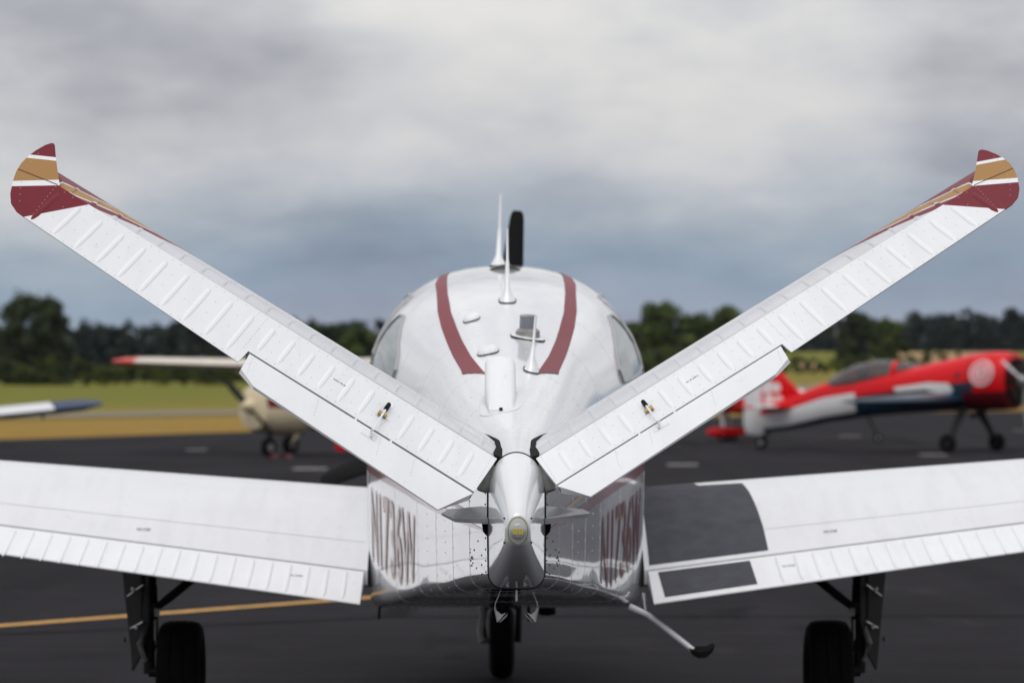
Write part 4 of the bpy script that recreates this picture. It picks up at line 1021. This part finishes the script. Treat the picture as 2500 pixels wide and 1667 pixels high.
for s in (-1, 1):      # white splash pattern on the fin
    for (y, z, r) in ((-5.10, 1.86, .14), (-5.16, 1.52, .17), (-4.90, 1.50, .13), (-5.10, 1.20, .15), (-4.82, 1.18, .13), (-5.24, 1.7, .10)):
        G().lathe([(-.004, r), (.004, r * .98)], 'x', 18, (s * .053, y, z)).build('splash', M['bwhite'], fin, 30)
    disc = lambda r_: [(1.02 + r_ * math.cos(2 * math.pi * k / 28), 1.84 + r_ * math.sin(2 * math.pi * k / 28)) for k in range(28)]
    e_ = decal('emblem', disc(.31), red_side(s, .010), M['pink'], red, (.1, .06))
    for r_ in (.29, .15): G().tube([red_side(s, .012)(y, z) for y, z in disc(r_) + disc(r_)[:1]], .020, 6, cap=False).build('emblem_ring', M['bwhite'], e_)
    G().tube([red_side(s, .012)(y, z) for y, z in ((.94, 1.90), (1.02, 1.78), (1.10, 1.90))], .020, 6).build('emblem_stroke', M['bwhite'], e_)
    decal('cockpit_flash', [(.15, 1.30), (-.5, 1.46), (-1.3, 1.40), (-1.4, 1.50), (-.4, 1.62), (.15, 1.60), (.28, 1.45)], red_side(s, .010), M['bwhite'], red, (.15, .06))
    decal('panel_break', [(.62, 1.0), (.62, 2.2), (.645, 2.2), (.645, 1.0)], red_side(s, .006), M['darkred'], red, (.3, .06))
    decal('cooling_gill', [(.30, 1.72), (.46, 1.74), (.46, 1.86), (.30, 1.83)], red_side(s, .008), M['darkred'], red, (.3, .06))
G().tube([(0, -5.0, .55), (0, -5.3, .28)], .05, 8).build('tail_leg', M['gear'], red); wheel(red, 0, -5.35, .15, .11)
G().tube([(.2, .9, 1.0), (.22, .7, .86), (.22, .5, .84)], .06, 8).build('exhaust_stack', M['gear'], red)
prop_at(red, 1.80, 1.65, 1.25, (-52, 68, 188), 'geargrey', ['geargrey', 'bwhite', 'geargrey'])

# --- red and white sport airplane behind it, nose to the left
spt = empty('sport_airplane', place(1812, 86), (0, 0, math.radians(90 - 12)))
tag(spt, 'red and white taildragger with covered canopy behind the red airplane, facing left', 'airplane')
body([(1.5, 1.25, .15, .15), (1.42, 1.25, .36, .34), (.9, 1.24, .42, .42), (.2, 1.22, .42, .45), (-.8, 1.18, .38, .45), (-2.0, 1.06, .24, .32), (-3.2, .92, .12, .2), (-3.8, .86, .04, .12)], 'fuselage', [M['bwhite'], M['red']], spt, lambda c: 1 if c.z < 1.15 else 0, 24)
G().loft([ell(y, cz, w, h, 18, 2) for y, cz, w, h in ((.15, 1.58, .06, .06), (-.15, 1.60, .28, .26), (-.6, 1.60, .33, .40), (-1.1, 1.52, .28, .32), (-1.5, 1.42, .08, .10))]).build('canopy_cover', M['cover'], spt, 50)
for s in (-1, 1):
    panel('wing', [(Vector((s * .3, .7, .98)), 1.2, .16), (Vector((s * 2.8, .6, 1.08)), .95, .11), (Vector((s * 3.0, .5, 1.09)), .7, .04)], M['red'], spt)
    panel('wing_band', [(Vector((s * 1.6, .665, 1.032)), 1.08, .152), (Vector((s * 2.1, .645, 1.052)), 1.03, .14)], M['bwhite'], spt)
    panel('tailplane', [(Vector((s * .05, -3.0, .98)), .8, .07), (Vector((s * 1.1, -3.2, 1.0)), .55, .04)], M['darkred'], spt)
    G().tube([(s * .35, .5, .85), (s * .85, .42, .30)], [.06, .045], 8).build('gear_leg', M['bwhite'], spt)
    wheel(spt, s * .88, .4, .18, .13)
    G().loft([ell(.4 + y, .26, w, h, 14, 2, s * .88) for y, w, h in ((.50, .02, .02), (.38, .09, .10), (.1, .14, .16), (-.3, .10, .11), (-.6, .02, .03))]).build('wheel_fairing', M['red'], spt)
vfin('fin', [(-2.8, 1.05), (-3.3, 1.75), (-3.6, 1.8), (-3.95, 1.5), (-3.95, .75), (-3.0, .85)], .08, M['darkred'], spt)
G().tube([(0, -3.5, .75), (0, -3.75, .22)], .035, 8).build('tail_leg', M['gear'], spt); wheel(spt, 0, -3.8, .11, .08)
prop_at(spt, 1.55, 1.25, .9, (20, 200), 'geargrey'); G().lathe([(1.48, .16), (1.6, .14), (1.8, .02)], 'y', 16, (0, 0, 1.25)).build('spinner', M['red'], spt)

# --- blue-tipped airplane at the left edge, only its wing reaches into view
bl = empty('low_wing_airplane', (-11.30, 47.0, -.0), (0, 0, math.radians(14)))
tag(bl, 'white low-wing airplane at the left edge showing only a blue-tipped wing', 'airplane')
body([(2.3, 1.05, .18, .18), (2.2, 1.05, .40, .38), (1.4, 1.05, .52, .48), (.7, 1.10, .56, .52), (.1, 1.28, .56, .72), (-.8, 1.28, .55, .72), (-1.7, 1.15, .45, .52), (-3.2, 1.08, .25, .34), (-4.8, 1.06, .06, .16)], 'fuselage', [M['bwhite'], M['blue'], M['glass']], bl, lambda c: 2 if (c.z > 1.52 and -1.4 < c.y < .4) else (1 if .95 < c.z < 1.12 else 0), 28)
for s in (-1, 1):
    panel('wing', [(Vector((s * .4, .9, .80)), 1.6, .22), (Vector((s * 4.22, .8, 1.17)), 1.45, .20)], M['bwhite'], bl)
    panel('wing_tip', [(Vector((s * 4.222, .8, 1.17)), 1.45, .203), (Vector((s * 4.75, .75, 1.22)), 1.35, .18), (Vector((s * 5.0, .6, 1.25)), 1.0, .08)], M['blue'], bl)
    G().tube([(s * 4.1, .1, 1.13), (s * 4.1, .1, 1.01)], .02, 8).build('tie_down_ring', M['gear'], bl)
    panel('tailplane', [(Vector((s * .05, -4.0, 1.12)), .8, .08), (Vector((s * 1.8, -4.0, 1.12)), .8, .06)], M['bwhite'], bl)
    G().tube([(s * 1.5, .1, .85), (s * 1.5, .1, .2)], .05, 8).build('gear_leg', M['gear'], bl); wheel(bl, s * 1.5, .1, .22, .16)
vfin('fin', [(-3.6, 1.2), (-4.4, 2.2), (-4.9, 2.2), (-4.9, 1.1)], .1, M['blue'], bl)
G().tube([(0, 1.9, .8), (0, 1.95, .2)], .05, 8).build('nose_leg', M['gear'], bl); wheel(bl, 0, 1.95, .2, .15)
prop_at(bl, 2.35, 1.05, .93, (30, 210), 'geargrey')

# ------------------------------------------------------------------ damp summer air
m = bpy.data.materials.new('thin_haze'); m.use_nodes = True; t = m.node_tree; t.nodes.clear()
pv = t.nodes.new('ShaderNodeVolumePrincipled'); pv.inputs['Color'].default_value = (.80, .88, 1, 1); pv.inputs['Density'].default_value = 3e-5; pv.inputs['Anisotropy'].default_value = 0.0
ou = t.nodes.new('ShaderNodeOutputMaterial'); t.links.new(pv.outputs[0], ou.inputs['Volume'])
hz = G().box((0, 4300, 104), (13000, 10800, 212)).build('haze', m, None, None); tag(hz, 'thin bluish haze over the far field and hill', kind='stuff')
